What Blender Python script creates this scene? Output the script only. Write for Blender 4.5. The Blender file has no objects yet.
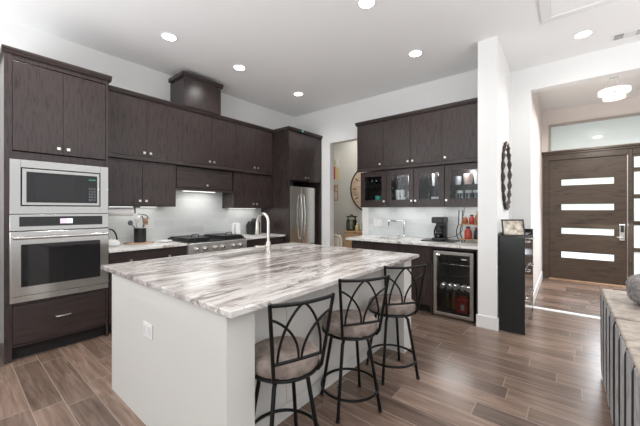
import bpy, bmesh, math, random
from mathutils import Vector, Matrix
random.seed(4)
S = bpy.context.scene
COL = S.collection
PI = math.pi

# ------------------------------------------------------------------ camera
cd = bpy.data.cameras.new('camera'); cam = bpy.data.objects.new('camera', cd); COL.objects.link(cam)
cd.sensor_width = 36; cd.lens = 303 / 640 * 36; cd.shift_y = -3.5 / 640; cd.clip_start = 0.02
cam.location = (0, 0, 1.348); cam.rotation_euler = (PI / 2, 0, math.radians(39))
S.camera = cam

# ------------------------------------------------------------------ world, fill and entry light, exposure
W = bpy.data.worlds.new('world'); S.world = W; W.use_nodes = True
bg = W.node_tree.nodes['Background']; bg.inputs[0].default_value = (0.97, 0.985, 1.0, 1); bg.inputs[1].default_value = 0.72
S.view_settings.view_transform = 'Standard'; S.view_settings.look = 'None'
S.view_settings.gamma = 1; S.view_settings.use_curve_mapping = False
S.view_settings.exposure = 0.42
DOWNLIGHT_W = 34.0
FOYER_W = 38.0


def area(name, loc, rot, sx, sy, power, color=(1, 1, 1)):
    l = bpy.data.lights.new(name, 'AREA'); l.shape = 'RECTANGLE'; l.size = sx; l.size_y = sy
    l.energy = power; l.color = color
    o = bpy.data.objects.new(name, l); COL.objects.link(o); o.location = loc; o.rotation_euler = rot
    return o


# added upward fill lights off screen, standing in for living-room window light
area('ceiling_fill', (2.7, 0.3, 1.0), (PI, math.radians(14), 0), 2.2, 6.0, 190, (0.95, 0.975, 1.0))
area('ceiling_fill', (-2.1, -1.9, 1.0), (math.radians(174), 0, 0), 5.0, 1.8, 145, (0.95, 0.975, 1.0))

# daylight through the sidelight of the entry door
area('entry_daylight', (1.15, 7.3, 1.2), (math.radians(-42), 0, 0), 1.6, 1.8, 60, (0.84, 0.92, 1.0))


# ------------------------------------------------------------------ materials
def mat(name, rgb, rough=0.5, metal=0.0, emit=None, estr=0.0, spec=0.5, trans=0.0, coat=0.0):
    m = bpy.data.materials.new(name); m.use_nodes = True
    b = m.node_tree.nodes['Principled BSDF']
    b.inputs['Base Color'].default_value = (*rgb, 1); b.inputs['Roughness'].default_value = rough
    b.inputs['Metallic'].default_value = metal; b.inputs['Specular IOR Level'].default_value = spec
    b.inputs['Transmission Weight'].default_value = trans; b.inputs['Coat Weight'].default_value = coat
    if emit:
        b.inputs['Emission Color'].default_value = (*emit, 1); b.inputs['Emission Strength'].default_value = estr
    return m


class N:
    """small node-graph helper"""
    def __init__(s, m):
        s.t = m.node_tree; s.b = s.t.nodes['Principled BSDF']

    def n(s, kind, **kw):
        x = s.t.nodes.new(kind)
        for k, v in kw.items():
            if k.startswith('i_'):
                x.inputs[k[2:].replace('_', ' ')].default_value = v
            else:
                setattr(x, k, v)
        return x

    def l(s, a, b): s.t.links.new(a, b)

    def coords(s, scale=(1, 1, 1), rot=(0, 0, 0)):
        tc = s.n('ShaderNodeTexCoord'); mp = s.n('ShaderNodeMapping')
        mp.inputs['Scale'].default_value = scale; mp.inputs['Rotation'].default_value = rot
        s.l(tc.outputs['Object'], mp.inputs[0]); return mp.outputs[0]

    def noise(s, vec, scale=5, detail=4, rough=0.5, dist=0.0):
        x = s.n('ShaderNodeTexNoise'); x.inputs['Scale'].default_value = scale; x.inputs['Detail'].default_value = detail
        x.inputs['Roughness'].default_value = rough; x.inputs['Distortion'].default_value = dist
        s.l(vec, x.inputs['Vector']); return x.outputs['Fac']

    def ramp(s, fac, stops):
        r = s.n('ShaderNodeValToRGB'); e = r.color_ramp.elements
        while len(e) < len(stops): e.new(0.5)
        for i, (p, c) in enumerate(stops): e[i].position = p; e[i].color = (*c, 1)
        s.l(fac, r.inputs[0]); return r.outputs[0]

    def mth(s, op, a, b=None):
        x = s.n('ShaderNodeMath', operation=op)
        for i, v in enumerate((a, b)):
            if v is None: continue
            if isinstance(v, (int, float)): x.inputs[i].default_value = v
            else: s.l(v, x.inputs[i])
        return x.outputs[0]

    def bump(s, h, strength=0.2, dist=0.01):
        x = s.n('ShaderNodeBump'); x.inputs['Strength'].default_value = strength; x.inputs['Distance'].default_value = dist
        s.l(h, x.inputs['Height']); s.l(x.outputs[0], s.b.inputs['Normal'])

    def base(s, c): s.l(c, s.b.inputs['Base Color'])


def wood(name, dark, light, scale, rough=0.32):
    m = mat(name, light, rough); g = N(m)
    f = g.noise(g.coords(scale), 1.0, 5, 0.6, 0.4)
    g.base(g.ramp(f, [(0.36, dark), (0.47, light), (0.72, tuple(min(1, c * 1.25) for c in light))]))
    g.bump(f, 0.12, 0.004)
    return m


def paint(name, rgb, rough=0.7):
    m = mat(name, rgb, rough, spec=0.3); g = N(m)
    g.bump(g.noise(g.coords((90, 90, 90)), 1, 2), 0.04, 0.002)
    return m


def mix_glass(name, tint, refl_rough=0.02, ior=1.45):
    """thin sheet of glass: straight-through tint plus a Fresnel reflection"""
    m = bpy.data.materials.new(name); m.use_nodes = True; t = m.node_tree; t.nodes.clear()
    out = t.nodes.new('ShaderNodeOutputMaterial'); mx = t.nodes.new('ShaderNodeMixShader')
    tr = t.nodes.new('ShaderNodeBsdfTransparent'); tr.inputs[0].default_value = (*tint, 1)
    gl = t.nodes.new('ShaderNodeBsdfGlossy'); gl.inputs['Roughness'].default_value = refl_rough
    fr = t.nodes.new('ShaderNodeFresnel'); fr.inputs[0].default_value = ior
    t.links.new(fr.outputs[0], mx.inputs[0]); t.links.new(tr.outputs[0], mx.inputs[1]); t.links.new(gl.outputs[0], mx.inputs[2])
    t.links.new(mx.outputs[0], out.inputs[0]); return m


def tiles(name, axis, rgb, w, h, grout, rough=0.12):
    m = mat(name, rgb, rough); g = N(m)
    tc = g.n('ShaderNodeTexCoord'); sp = g.n('ShaderNodeSeparateXYZ'); g.l(tc.outputs['Object'], sp.inputs[0])
    cb = g.n('ShaderNodeCombineXYZ'); g.l(sp.outputs[axis], cb.inputs[0]); g.l(sp.outputs[2], cb.inputs[1])
    br = g.n('ShaderNodeTexBrick'); g.l(cb.outputs[0], br.inputs['Vector'])
    br.inputs['Color1'].default_value = (*rgb, 1); br.inputs['Color2'].default_value = (*[c * 0.86 for c in rgb], 1)
    br.inputs['Mortar'].default_value = (*grout, 1); br.inputs['Scale'].default_value = 1
    br.inputs['Brick Width'].default_value = w; br.inputs['Row Height'].default_value = h
    br.inputs['Mortar Size'].default_value = 0.0016; br.inputs['Mortar Smooth'].default_value = 0.2
    g.base(br.outputs['Color']); inv = g.mth('SUBTRACT', 1.0, br.outputs['Fac']); g.bump(inv, 0.25, 0.002)
    return m


ESP_D, ESP_L = (0.021, 0.0145, 0.014), (0.041, 0.0285, 0.0272)
m_cab = wood('espresso_wood', ESP_D, ESP_L, (70, 70, 7.0), 0.25)
m_cabh = wood('espresso_wood_horizontal', ESP_D, ESP_L, (38, 3, 38), 0.33)
m_dark = mat('matt_black', (0.012, 0.010, 0.010), 0.7)  # plain black for toe kicks and the niche back
m_door = wood('entry_door_wood', (0.032, 0.020, 0.013), (0.062, 0.042, 0.028), (4, 30, 30), 0.30)
m_white = paint('white_paint', (0.89, 0.89, 0.88))
m_ceil = paint('ceiling_paint', (0.92, 0.92, 0.92), 0.8)
m_foy = paint('foyer_paint', (0.80, 0.74, 0.70))
m_hall = paint('hall_paint', (0.66, 0.64, 0.58))
m_trim = mat('trim_white', (0.85, 0.85, 0.84), 0.35)
m_isl = paint('island_paint', (0.69, 0.68, 0.65), 0.45)
m_knob = mat('polished_nickel', (0.88, 0.86, 0.82), 0.32, 1.0)
m_nick = mat('brushed_nickel', (0.72, 0.69, 0.64), 0.32, 1.0)
m_steel = mat('stainless_steel', (0.60, 0.59, 0.575), 0.17, 1.0)
_g = N(m_steel); _g.bump(_g.noise(_g.coords((4, 4, 260)), 1, 2), 0.05, 0.001)
m_steelv = mat('stainless_steel_vertical', (0.66, 0.65, 0.63), 0.26, 1.0)
_g = N(m_steelv); _g.bump(_g.noise(_g.coords((260, 260, 4)), 1, 2), 0.05, 0.001)
m_satin = mat('satin_steel', (0.78, 0.765, 0.74), 0.38, 1.0)
m_chrome = mat('chrome', (0.85, 0.85, 0.85), 0.08, 1.0)
m_bglass = mat('black_glass', (0.012, 0.012, 0.013), 0.05, spec=0.6)
m_mwin = mat('smoked_window', (0.022, 0.022, 0.024), 0.12)
m_blk = mat('black_plastic', (0.015, 0.015, 0.016), 0.35)
m_iron = mat('black_iron', (0.005, 0.0048, 0.0046), 0.34, spec=0.28)
m_cast = mat('cast_iron', (0.02, 0.02, 0.021), 0.5, 0.2)
m_glass = mix_glass('clear_glass', (0.93, 0.95, 0.95))
m_smoke = mix_glass('smoked_glass', (0.74, 0.73, 0.72))
m_ware = mix_glass('glassware', (0.80, 0.84, 0.87), 0.05, 1.7)
m_porc = mat('white_porcelain', (0.82, 0.82, 0.82), 0.15)
m_paper = mat('paper', (0.84, 0.83, 0.82), 0.9)
m_tealg = mat('teal_glaze', (0.10, 0.50, 0.42), 0.3)
m_pink = mat('blush_glaze', (0.70, 0.52, 0.46), 0.35)
m_greyg = mat('grey_glaze', (0.42, 0.43, 0.47), 0.3)
m_oak = wood('oak_wood', (0.22, 0.12, 0.06), (0.40, 0.25, 0.14), (5, 5, 40), 0.5)
m_board = wood('board_wood', (0.26, 0.15, 0.09), (0.45, 0.30, 0.20), (20, 4, 20), 0.5)
m_red = mat('red_card', (0.50, 0.035, 0.025), 0.45)
m_redg = mat('red_sauce', (0.45, 0.06, 0.04), 0.2)
m_amber = mat('amber_spice', (0.35, 0.14, 0.06), 0.3)
m_alu = mat('can_metal', (0.75, 0.75, 0.75), 0.3, 0.8)
m_cream = mat('cream_fabric', (0.72, 0.66, 0.56), 0.8)
m_yel = mat('yellow_print', (0.66, 0.56, 0.26), 0.6)
m_grn = mat('green_print', (0.50, 0.52, 0.28), 0.6)
m_olive = mat('olive_glass', (0.08, 0.09, 0.03), 0.15)
m_em = mat('lamp_lens', (1, 1, 1), 0.5, emit=(1.0, 0.98, 0.94), estr=14)
m_ring = mat('lit_acrylic', (0.6, 0.6, 0.6), 0.4, emit=(1.0, 0.95, 0.88), estr=0.8)
m_disp = mat('oven_display', (0.1, 0.1, 0.1), 0.3, emit=(0.85, 0.62, 0.85), estr=0.9)
m_disp2 = mat('oven_display_white', (0.1, 0.1, 0.1), 0.3, emit=(0.9, 0.95, 1.0), estr=1.0)
m_green = mat('clock_display', (0.02, 0.05, 0.03), 0.3, emit=(0.10, 0.5, 0.3), estr=0.35)
m_key = mat('keypad_grey', (0.10, 0.11, 0.12), 0.4)
m_day = mat('frosted_daylight', (0.75, 0.82, 0.80), 0.25, emit=(0.62, 0.80, 0.74), estr=0.33)
m_day2 = mat('frosted_daylight_low', (0.8, 0.85, 0.9), 0.25, emit=(0.80, 0.86, 0.97), estr=0.75)
m_tran = mat('transom_glass', (0.50, 0.56, 0.56), 0.03, emit=(0.68, 0.76, 0.74), estr=0.16, spec=0.9)
m_mirror = mat('mirror_glass', (0.85, 0.86, 0.86), 0.02, 1.0)
m_shoe = mat('black_lacquer', (0.013, 0.015, 0.014), 0.22)
m_pic = mat('photo_print', (0.55, 0.42, 0.30), 0.4)
_g = N(m_pic); _g.base(_g.ramp(_g.noise(_g.coords((18, 18, 18)), 1, 3), [(0.30, (0.30, 0.22, 0.15)), (0.45, (0.62, 0.54, 0.42)), (0.6, (0.8, 0.78, 0.72))]))
m_clockf = wood('clock_face_wood', (0.42, 0.28, 0.18), (0.62, 0.46, 0.33), (3, 3, 16), 0.6)
m_suede = mat('seat_suede', (0.20, 0.155, 0.13), 0.85)
_g = N(m_suede); _f = _g.noise(_g.coords((9, 9, 9)), 1, 5, 0.6); _g.base(_g.ramp(_f, [(0.32, (0.13, 0.098, 0.083)), (0.52, (0.27, 0.215, 0.188)), (0.70, (0.42, 0.35, 0.31))]))
m_sofa = mat('grey_velvet', (0.26, 0.26, 0.27), 0.8)
_g = N(m_sofa); _f = _g.noise(_g.coords((26, 26, 12)), 1, 5, 0.65); _g.base(_g.ramp(_f, [(0.3, (0.26, 0.255, 0.26)), (0.52, (0.44, 0.435, 0.44)), (0.75, (0.60, 0.595, 0.60))])); _g.bump(_f, 0.15, 0.01)
m_cord = mat('charcoal_cord', (0.03, 0.03, 0.032), 0.8)
m_sofat = mat('taupe_velvet', (0.3, 0.26, 0.23), 0.85)
_g = N(m_sofat); _f = _g.noise(_g.coords((14, 14, 14)), 1, 5, 0.65); _g.base(_g.ramp(_f, [(0.3, (0.24, 0.20, 0.17)), (0.52, (0.40, 0.345, 0.30)), (0.75, (0.54, 0.475, 0.42))])); _g.bump(_f, 0.15, 0.01)
m_fuzz = mat('grey_plush', (0.35, 0.33, 0.32), 0.95)
_g = N(m_fuzz); _f = _g.noise(_g.coords((40, 40, 40)), 1, 5, 0.7); _g.base(_g.ramp(_f, [(0.3, (0.14, 0.13, 0.125)), (0.55, (0.34, 0.32, 0.31)), (0.72, (0.6, 0.58, 0.56))])); _g.bump(_f, 0.8, 0.03)
m_tilex = tiles('backsplash_tile_bar', 0, (0.72, 0.76, 0.76), 0.30, 0.10, (0.78, 0.80, 0.80))
m_tiley = tiles('backsplash_tile_range', 1, (0.70, 0.72, 0.71), 0.30, 0.10, (0.78, 0.79, 0.78))


def stone():
    m = mat('veined_quartzite', (0.8, 0.78, 0.75), 0.17); g = N(m)
    v = g.coords((3.6, 0.60, 3.6), (0, 0, math.radians(-10)))
    w = g.noise(v, 1.0, 9, 0.70, 1.5)
    a = g.ramp(w, [(0.33, (0.22, 0.185, 0.175)), (0.42, (0.36, 0.315, 0.30)), (0.49, (0.51, 0.465, 0.445)), (0.57, (0.67, 0.635, 0.61)), (0.66, (0.76, 0.74, 0.715))])
    w2 = g.noise(g.coords((15.0, 1.3, 15.0), (0, 0, math.radians(-10))), 1.0, 6, 0.7, 1.8)
    k = g.ramp(w2, [(0.30, (0.25, 0.22, 0.21)), (0.40, (0.66, 0.62, 0.60)), (0.52, (1, 1, 1))])
    mx = g.n('ShaderNodeMix', data_type='RGBA', blend_type='MULTIPLY'); mx.inputs[0].default_value = 0.9
    g.l(a, mx.inputs[6]); g.l(k, mx.inputs[7])
    def ridge(scale, ang, width, dark, dist):
        q = g.noise(g.coords(scale, (0, 0, math.radians(ang))), 1.0, 6, 0.62, dist)
        d = g.mth('ABSOLUTE', g.mth('SUBTRACT', q, 0.5))
        return g.ramp(d, [(0.0, dark), (width, dark), (width * 3.2, (1, 1, 1))])
    cur = mx.outputs[2]
    for sc_, an_, wd_, dk_, ds_ in (((2.2, .55, 2.2), -12, .007, (.25, .21, .20), 1.5), ((4.2, .9, 4.2), -8, .006, (.45, .41, .39), 2.0)):
        m3 = g.n('ShaderNodeMix', data_type='RGBA', blend_type='MULTIPLY'); m3.inputs[0].default_value = 0.68
        g.l(cur, m3.inputs[6]); g.l(ridge(sc_, an_, wd_, dk_, ds_), m3.inputs[7]); cur = m3.outputs[2]
    fl = g.ramp(g.noise(g.coords((1.7, 1.1, 1.7)), 1.0, 3, 0.5, 0.6), [(0.50, (0, 0, 0)), (0.66, (1, 1, 1))])
    mx2 = g.n('ShaderNodeMix', data_type='RGBA', blend_type='MIX')
    g.l(g.mth('MULTIPLY', fl, 0.5), mx2.inputs[0]); g.l(cur, mx2.inputs[6]); mx2.inputs[7].default_value = (0.80, 0.78, 0.75, 1)
    g.base(mx2.outputs[2]); return m


m_stone = stone()
m_marble = mat('speckled_marble', (0.75, 0.73, 0.7), 0.2)
_g = N(m_marble); _f = _g.noise(_g.coords((9, 6, 9)), 1, 6, 0.65, 1.2)
_g.base(_g.ramp(_f, [(0.33, (0.28, 0.22, 0.18)), (0.42, (0.62, 0.58, 0.54)), (0.52, (0.80, 0.79, 0.77))]))


def plank_floor():
    m = mat('wood_look_plank_tile', (0.2, 0.15, 0.11), 0.27); g = N(m)
    tc = g.n('ShaderNodeTexCoord'); sp = g.n('ShaderNodeSeparateXYZ'); g.l(tc.outputs['Object'], sp.inputs[0])
    ry = g.mth('DIVIDE', g.mth('ADD', sp.outputs[1], 20.1), 0.165); row = g.mth('FLOOR', ry); fy = g.mth('FRACT', ry)
    wn = g.n('ShaderNodeTexWhiteNoise', noise_dimensions='1D'); g.l(row, wn.inputs['W'])
    rx = g.mth('ADD', g.mth('DIVIDE', g.mth('ADD', sp.outputs[0], 20), 0.92), wn.outputs['Value']); colm = g.mth('FLOOR', rx); fx = g.mth('FRACT', rx)
    cb = g.n('ShaderNodeCombineXYZ'); g.l(row, cb.inputs[0]); g.l(colm, cb.inputs[1])
    wn2 = g.n('ShaderNodeTexWhiteNoise', noise_dimensions='2D'); g.l(cb.outputs[0], wn2.inputs['Vector'])
    # grain, shifted per plank
    mp = g.n('ShaderNodeMapping'); mp.inputs['Scale'].default_value = (2.2, 26, 1); g.l(tc.outputs['Object'], mp.inputs[0])
    va = g.n('ShaderNodeVectorMath', operation='ADD'); g.l(mp.outputs[0], va.inputs[0])
    sc = g.n('ShaderNodeVectorMath', operation='SCALE'); g.l(wn2.outputs['Color'], sc.inputs[0]); sc.inputs['Scale'].default_value = 31
    g.l(sc.outputs[0], va.inputs[1])
    gr = g.noise(va.outputs[0], 1.0, 5, 0.62, 0.8)
    c = g.ramp(gr, [(0.26, (0.098, 0.062, 0.046)), (0.5, (0.175, 0.118, 0.090)), (0.76, (0.285, 0.205, 0.162))])
    v = g.mth('ADD', g.mth('MULTIPLY', wn2.outputs['Value'], 0.80), 0.62)
    hs = g.n('ShaderNodeHueSaturation'); g.l(c, hs.inputs['Color']); g.l(v, hs.inputs['Value'])
    # grout lines
    ey = g.mth('MINIMUM', fy, g.mth('SUBTRACT', 1.0, fy)); ex = g.mth('MINIMUM', fx, g.mth('SUBTRACT', 1.0, fx))
    d = g.mth('MINIMUM', g.mth('MULTIPLY', ey, 0.165), g.mth('MULTIPLY', ex, 0.92))
    gl = g.mth('LESS_THAN', d, 0.0026)
    mx = g.n('ShaderNodeMix', data_type='RGBA'); g.l(gl, mx.inputs[0]); g.l(hs.outputs[0], mx.inputs[6]); mx.inputs[7].default_value = (0.32, 0.255, 0.215, 1)
    g.base(mx.outputs[2]); g.bump(g.mth('ADD', g.mth('MULTIPLY', gr, 0.25), g.mth('MULTIPLY', gl, -1)), 0.10, 0.003)
    return m


m_floor = plank_floor()


# ------------------------------------------------------------------ geometry helper
class G:
    def __init__(s): s.bm = bmesh.new()

    def box(s, x0, x1, y0, y1, z0, z1):
        vs = [s.bm.verts.new(p) for p in ((x0, y0, z0), (x1, y0, z0), (x1, y1, z0), (x0, y1, z0), (x0, y0, z1), (x1, y0, z1), (x1, y1, z1), (x0, y1, z1))]
        for f in ((0, 3, 2, 1), (4, 5, 6, 7), (0, 1, 5, 4), (1, 2, 6, 5), (2, 3, 7, 6), (3, 0, 4, 7)): s.bm.faces.new([vs[i] for i in f])
        return s

    def tube(s, pts, r, seg=8, closed=False):
        pts = [Vector(p) for p in pts]; n = len(pts); rings = []
        rr = r if isinstance(r, (list, tuple)) else [r] * n
        up = None
        for i, p in enumerate(pts):
            if closed: t = (pts[(i + 1) % n] - pts[i - 1]).normalized()
            else: t = (pts[min(i + 1, n - 1)] - pts[max(i - 1, 0)]).normalized()
            if up is None: up = Vector((0, 0, 1)) if abs(t.z) < 0.9 else Vector((1, 0, 0))
            a = t.cross(up)
            if a.length < 1e-4: a = t.cross(Vector((0, 1, 0)))
            a.normalize(); b = t.cross(a).normalized(); up = -b if (-b).dot(up) > 0 else b
            rings.append([s.bm.verts.new(p + (a * math.cos(k * 2 * PI / seg) + b * math.sin(k * 2 * PI / seg)) * rr[i]) for k in range(seg)])
        m = n if closed else n - 1
        for i in range(m):
            A, B = rings[i], rings[(i + 1) % n]
            # best alignment for a closed loop
            off = 0
            if closed and i == n - 1:
                off = min(range(seg), key=lambda o: sum((A[k].co - B[(k + o) % seg].co).length for k in range(seg)))
            for k in range(seg):
                k2 = (k + 1) % seg
                s.bm.faces.new((A[k], A[k2], B[(k2 + off) % seg], B[(k + off) % seg]))
        if not closed:
            s.bm.faces.new(list(reversed(rings[0]))); s.bm.faces.new(rings[-1])
        return s

    def cyl(s, p0, p1, r, seg=16, r2=None): return s.tube([p0, p1], [r, r if r2 is None else r2], seg)

    def lathe(s, c, prof, seg=24, axis='z'):
        """prof: list of (radius, height) from c along the axis; ends capped"""
        rings = []
        for r, h in prof:
            ring = []
            for k in range(seg):
                a = k * 2 * PI / seg; u, v = max(r, 1e-4) * math.cos(a), max(r, 1e-4) * math.sin(a)
                p = {'z': (u, v, h), 'x': (h, u, v), 'y': (v, h, u)}[axis]
                ring.append(s.bm.verts.new((c[0] + p[0], c[1] + p[1], c[2] + p[2])))
            rings.append(ring)
        for A, B in zip(rings, rings[1:]):
            for k in range(seg): s.bm.faces.new((A[k], A[(k + 1) % seg], B[(k + 1) % seg], B[k]))
        s.bm.faces.new(list(reversed(rings[0]))); s.bm.faces.new(rings[-1])
        return s

    def torus(s, c, R, r, axis='z', seg=36, sec=8, ry=None):
        ry = ry or R; pts = []
        for k in range(seg):
            a = k * 2 * PI / seg; u, v = R * math.cos(a), ry * math.sin(a)
            q = {'z': (u, v, 0), 'x': (0, u, v), 'y': (u, 0, v)}[axis]
            pts.append((c[0] + q[0], c[1] + q[1], c[2] + q[2]))
        return s.tube(pts, r, sec, True)

    def prism(s, poly, axis, a0, a1):
        """extrude a 2D polygon (other two axes in order) between a0 and a1 on axis"""
        def P(u, v, a): return {'x': (a, u, v), 'y': (u, a, v), 'z': (u, v, a)}[axis]
        A = [s.bm.verts.new(P(u, v, a0)) for u, v in poly]; B = [s.bm.verts.new(P(u, v, a1)) for u, v in poly]
        n = len(poly); s.bm.faces.new(A); s.bm.faces.new(list(reversed(B)))
        for i in range(n): s.bm.faces.new((A[i], B[i], B[(i + 1) % n], A[(i + 1) % n]))
        return s

    def blob(s, c, rad, sub=3, jit=0.0, seed=0, pw=1.0):
        r = random.Random(seed)
        res = bmesh.ops.create_icosphere(s.bm, subdivisions=sub, radius=1)
        for v in res['verts']:
            p = v.co
            q = Vector([math.copysign(abs(t) ** pw, t) for t in p])
            f = 1 + r.uniform(-jit, jit)
            v.co = Vector((c[0] + q.x * rad[0] * f, c[1] + q.y * rad[1] * f, c[2] + q.z * rad[2] * f))
        return s


WL = {}


def build(name, g, m, parent=None, loc=None, bevel=0.0, smooth=False, seg=2):
    bm = g.bm
    org = Vector(WL[parent.name]) if parent else Vector(loc or (0, 0, 0))
    for v in bm.verts: v.co -= org
    bmesh.ops.recalc_face_normals(bm, faces=bm.faces)
    me = bpy.data.meshes.new(name); bm.to_mesh(me); bm.free()
    me.materials.append(m)
    if smooth:
        for p in me.polygons: p.use_smooth = True
        me.set_sharp_from_angle(angle=math.radians(38))
    o = bpy.data.objects.new(name, me); COL.objects.link(o)
    if parent: o.parent = parent
    else: o.location = org
    WL[o.name] = tuple(org)
    if bevel:
        b = o.modifiers.new('bevel', 'BEVEL'); b.width = bevel; b.segments = seg; b.limit_method = 'ANGLE'
    return o


def tag(o, label, cat, group=None):
    o['label'] = label; o['category'] = cat
    if group: o['group'] = group
    return o


def thing(name, label, cat, loc, group=None):
    o = bpy.data.objects.new(name, None); COL.objects.link(o); o.location = loc; o.empty_display_size = 0.1
    WL[o.name] = tuple(loc); return tag(o, label, cat, group)


def struct(name, g, m, parent=None, bevel=0.0, label=None, loc=None):
    o = build(name, g, m, parent, loc, bevel)
    if not parent: o['kind'] = 'structure'
    if label: o['label'] = label
    return o


def copy_tree(root, loc, rotz=None, label=None):
    kids = {}
    for o in list(COL.objects):
        if o.parent: kids.setdefault(o.parent.name, []).append(o)
    def rec(o, par):
        c = o.copy(); COL.objects.link(c)
        if par: c.parent = par
        for k in kids.get(o.name, []): rec(k, c)
        return c
    c = rec(root, None); c.location = loc
    if rotz is not None: c.rotation_euler = (0, 0, rotz)
    if label: c['label'] = label
    return c


# ------------------------------------------------------------------ room shell
H = 3.28
XW = -4.42      # range wall
YB = 4.60       # bar wall
struct('floor', G().box(XW - 0.15, 4.6, -3.0, 7.6, -0.1, 0), m_floor)
struct('ceiling', G().box(XW - 0.15, 4.6, -3.0, 7.6, H, H + 0.1), m_ceil)
struct('wall_left', G().box(XW - 0.15, XW, -3.0, 5.85, 0, H), m_white)
struct('wall_right', G().box(4.45, 4.6, 5.0, 7.6, 0, H), m_white)
g = G().box(XW, -3.48, YB, YB + 0.12, 0, H); g.box(-2.77, -0.785, YB, YB + 0.12, 0, H); g.box(-3.48, -2.77, YB, YB + 0.12, 2.61, H)
struct('wall_back', g, m_white)
struct('wall_column', G().box(-0.785, -0.59, 3.86, 5.0, 0, H), m_white)
g = G().box(-0.785, -0.363, 5.0, 5.15, 0, H); g.box(-0.363, 2.3, 5.0, 5.15, 2.97, H); g.box(2.3, 4.45, 5.0, 5.15, 0, H)
struct('wall_foyer_opening', g, m_white)
struct('wall_foyer_left', G().box(-0.50, -0.363, 5.15, 7.45, 0, H), m_foy)
g = G().box(-0.5, -0.345, 7.45, 7.6, 0, H); g.box(-0.345, 2.2, 7.45, 7.6, 3.0, H); g.box(2.2, 4.45, 7.45, 7.6, 0, H)
struct('wall_front', g, m_foy)
struct('wall_hall', G().box(XW, -0.5, 5.7, 5.85, 0, H), m_hall)
struct('trim_1', G().box(-0.36, 2.3, 5.03, 5.12, 0.0005, 0.012), m_trim, label='white threshold strip under the foyer opening')
g = G().box(-0.80, -0.575, 3.845, 3.86, 0, 0.14); g.box(-0.59, -0.575, 3.86, 3.885, 0, 0.14); g.box(-0.59, -0.363, 4.985, 5.0, 0, 0.14); g.box(-0.363, -0.348, 4.985, 5.15, 0, 0.14)
struct('baseboard_column', g, m_trim, bevel=0.003)
struct('baseboard_foyer', G().box(-0.363, -0.348, 5.15, 7.40, 0, 0.14), m_trim, bevel=0.003)
struct('baseboard_hall', G().box(XW, -0.5, 5.685, 5.7, 0, 0.14), m_trim, bevel=0.003)
struct('wall_backsplash_range', G().box(XW + 0.0005, XW + 0.010, 1.10, 3.699, 0.916, 1.98), m_tiley)
struct('wall_backsplash_bar', G().box(-2.64, -0.787, YB - 0.010, YB - 0.0005, 0.916, 1.40), m_tilex)

# attic hatch
t = struct('trim_2', G().box(-0.19, 0.60, 3.80, 3.88, H - 0.022, H - 0.0005).box(-0.19, -0.11, 2.5, 3.80, H - 0.022, H - 0.0005).box(0.52, 0.60, 2.5, 3.80, H - 0.022, H - 0.0005).box(-0.11, 0.52, 2.5, 2.58, H - 0.022, H - 0.0005), m_trim, bevel=0.004, label='white moulded frame of the ceiling hatch')
struct('trim_3', G().box(-0.108, 0.518, 2.582, 3.798, H - 0.008, H - 0.0005), m_ceil, label='flat white ceiling hatch panel')

# ------------------------------------------------------------------ entry door wall
dl = bpy.data.objects.new('door_1', None); COL.objects.link(dl); dl.location = (0.29, 7.45, 0); WL['door_1'] = (0.29, 7.45, 0)
dl['kind'] = 'structure'; dl['label'] = 'dark wood entry door with four horizontal frosted lites'
zs = [(0.43, 0.545), (0.885, 1.0), (1.337, 1.452), (1.808, 1.923)]
g = G(); zz = [0.02] + [v for z in zs for v in z] + [2.30]
for i in range(0, len(zz), 2): g.box(-0.06, 0.67, 7.44, 7.49, zz[i], zz[i + 1])
g.box(-0.25, -0.06, 7.44, 7.49, 0.02, 2.30); g.box(0.67, 0.832, 7.44, 7.49, 0.02, 2.30)
build('door_leaf', g, m_door, dl)
for i, (a, b) in enumerate(zs):
    build('lite', G().box(-0.059, 0.669, 7.455, 7.475, a + .001, b - .001), m_day2 if i == 0 else m_day, dl)
lk = build('lock', G().box(0.735, 0.805, 7.415, 7.4395, 0.80, 1.09), m_steelv, dl, bevel=0.008)
build('keypad', G().box(0.748, 0.792, 7.410, 7.4145, 0.95, 1.07), m_bglass, lk, bevel=0.004)
build('handle', G().tube([(0.77, 7.414, 0.86), (0.77, 7.375, 0.86), (0.70, 7.372, 0.86)], 0.011), m_steelv, lk, smooth=True)
build('edge_strip', G().box(0.8325, 0.842, 7.443, 7.48, 0.02, 2.30), m_nick, dl)
g = G().box(-0.345, -0.2505, 7.405, 7.5, 0, 2.40); g.box(-0.2505, 0.8425, 7.405, 7.5, 2.3005, 2.40); g.box(0.8425, 0.895, 7.40, 7.5, 0, 2.40)
g.box(0.895, 2.2, 7.405, 7.5, 2.305, 2.40); g.box(-0.36, 2.2, 7.385, 7.5, 2.40, 2.435); g.box(-0.385, 2.2, 7.36, 7.5, 2.435, 2.47); g.box(1.30, 2.2, 7.405, 7.5, 0, 2.305)
struct('trim_door_frame', g, m_door, bevel=0.004)
struct('trim_threshold', G().box(-0.25, 1.30, 7.38, 7.44, 0.0005, 0.018), m_oak)
sl = bpy.data.objects.new('window_1', None); COL.objects.link(sl); sl.location = (1.1, 7.45, 0); WL['window_1'] = (1.1, 7.45, 0); sl['kind'] = 'structure'; sl['label'] = 'frosted sidelight beside the entry door'
zb = [0.02, 0.62, 1.08, 1.54, 2.0, 2.30]
fr = G().box(0.895, 0.915, 7.43, 7.48, 0.02, 2.3); fr.box(1.28, 1.30, 7.43, 7.48, 0.02, 2.3)
for z in zb[:-1]: fr.box(0.915, 1.28, 7.43, 7.48, z, z + 0.07)
fr.box(0.915, 1.28, 7.43, 7.48, 2.26, 2.30)
build('window_frame', fr, m_door, sl)
for a, b in zip(zb, zb[1:]): build('pane', G().box(0.916, 1.279, 7.45, 7.465, a + 0.071, (b if b < 2.3 else 2.26) - 0.001), m_day, sl)
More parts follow.
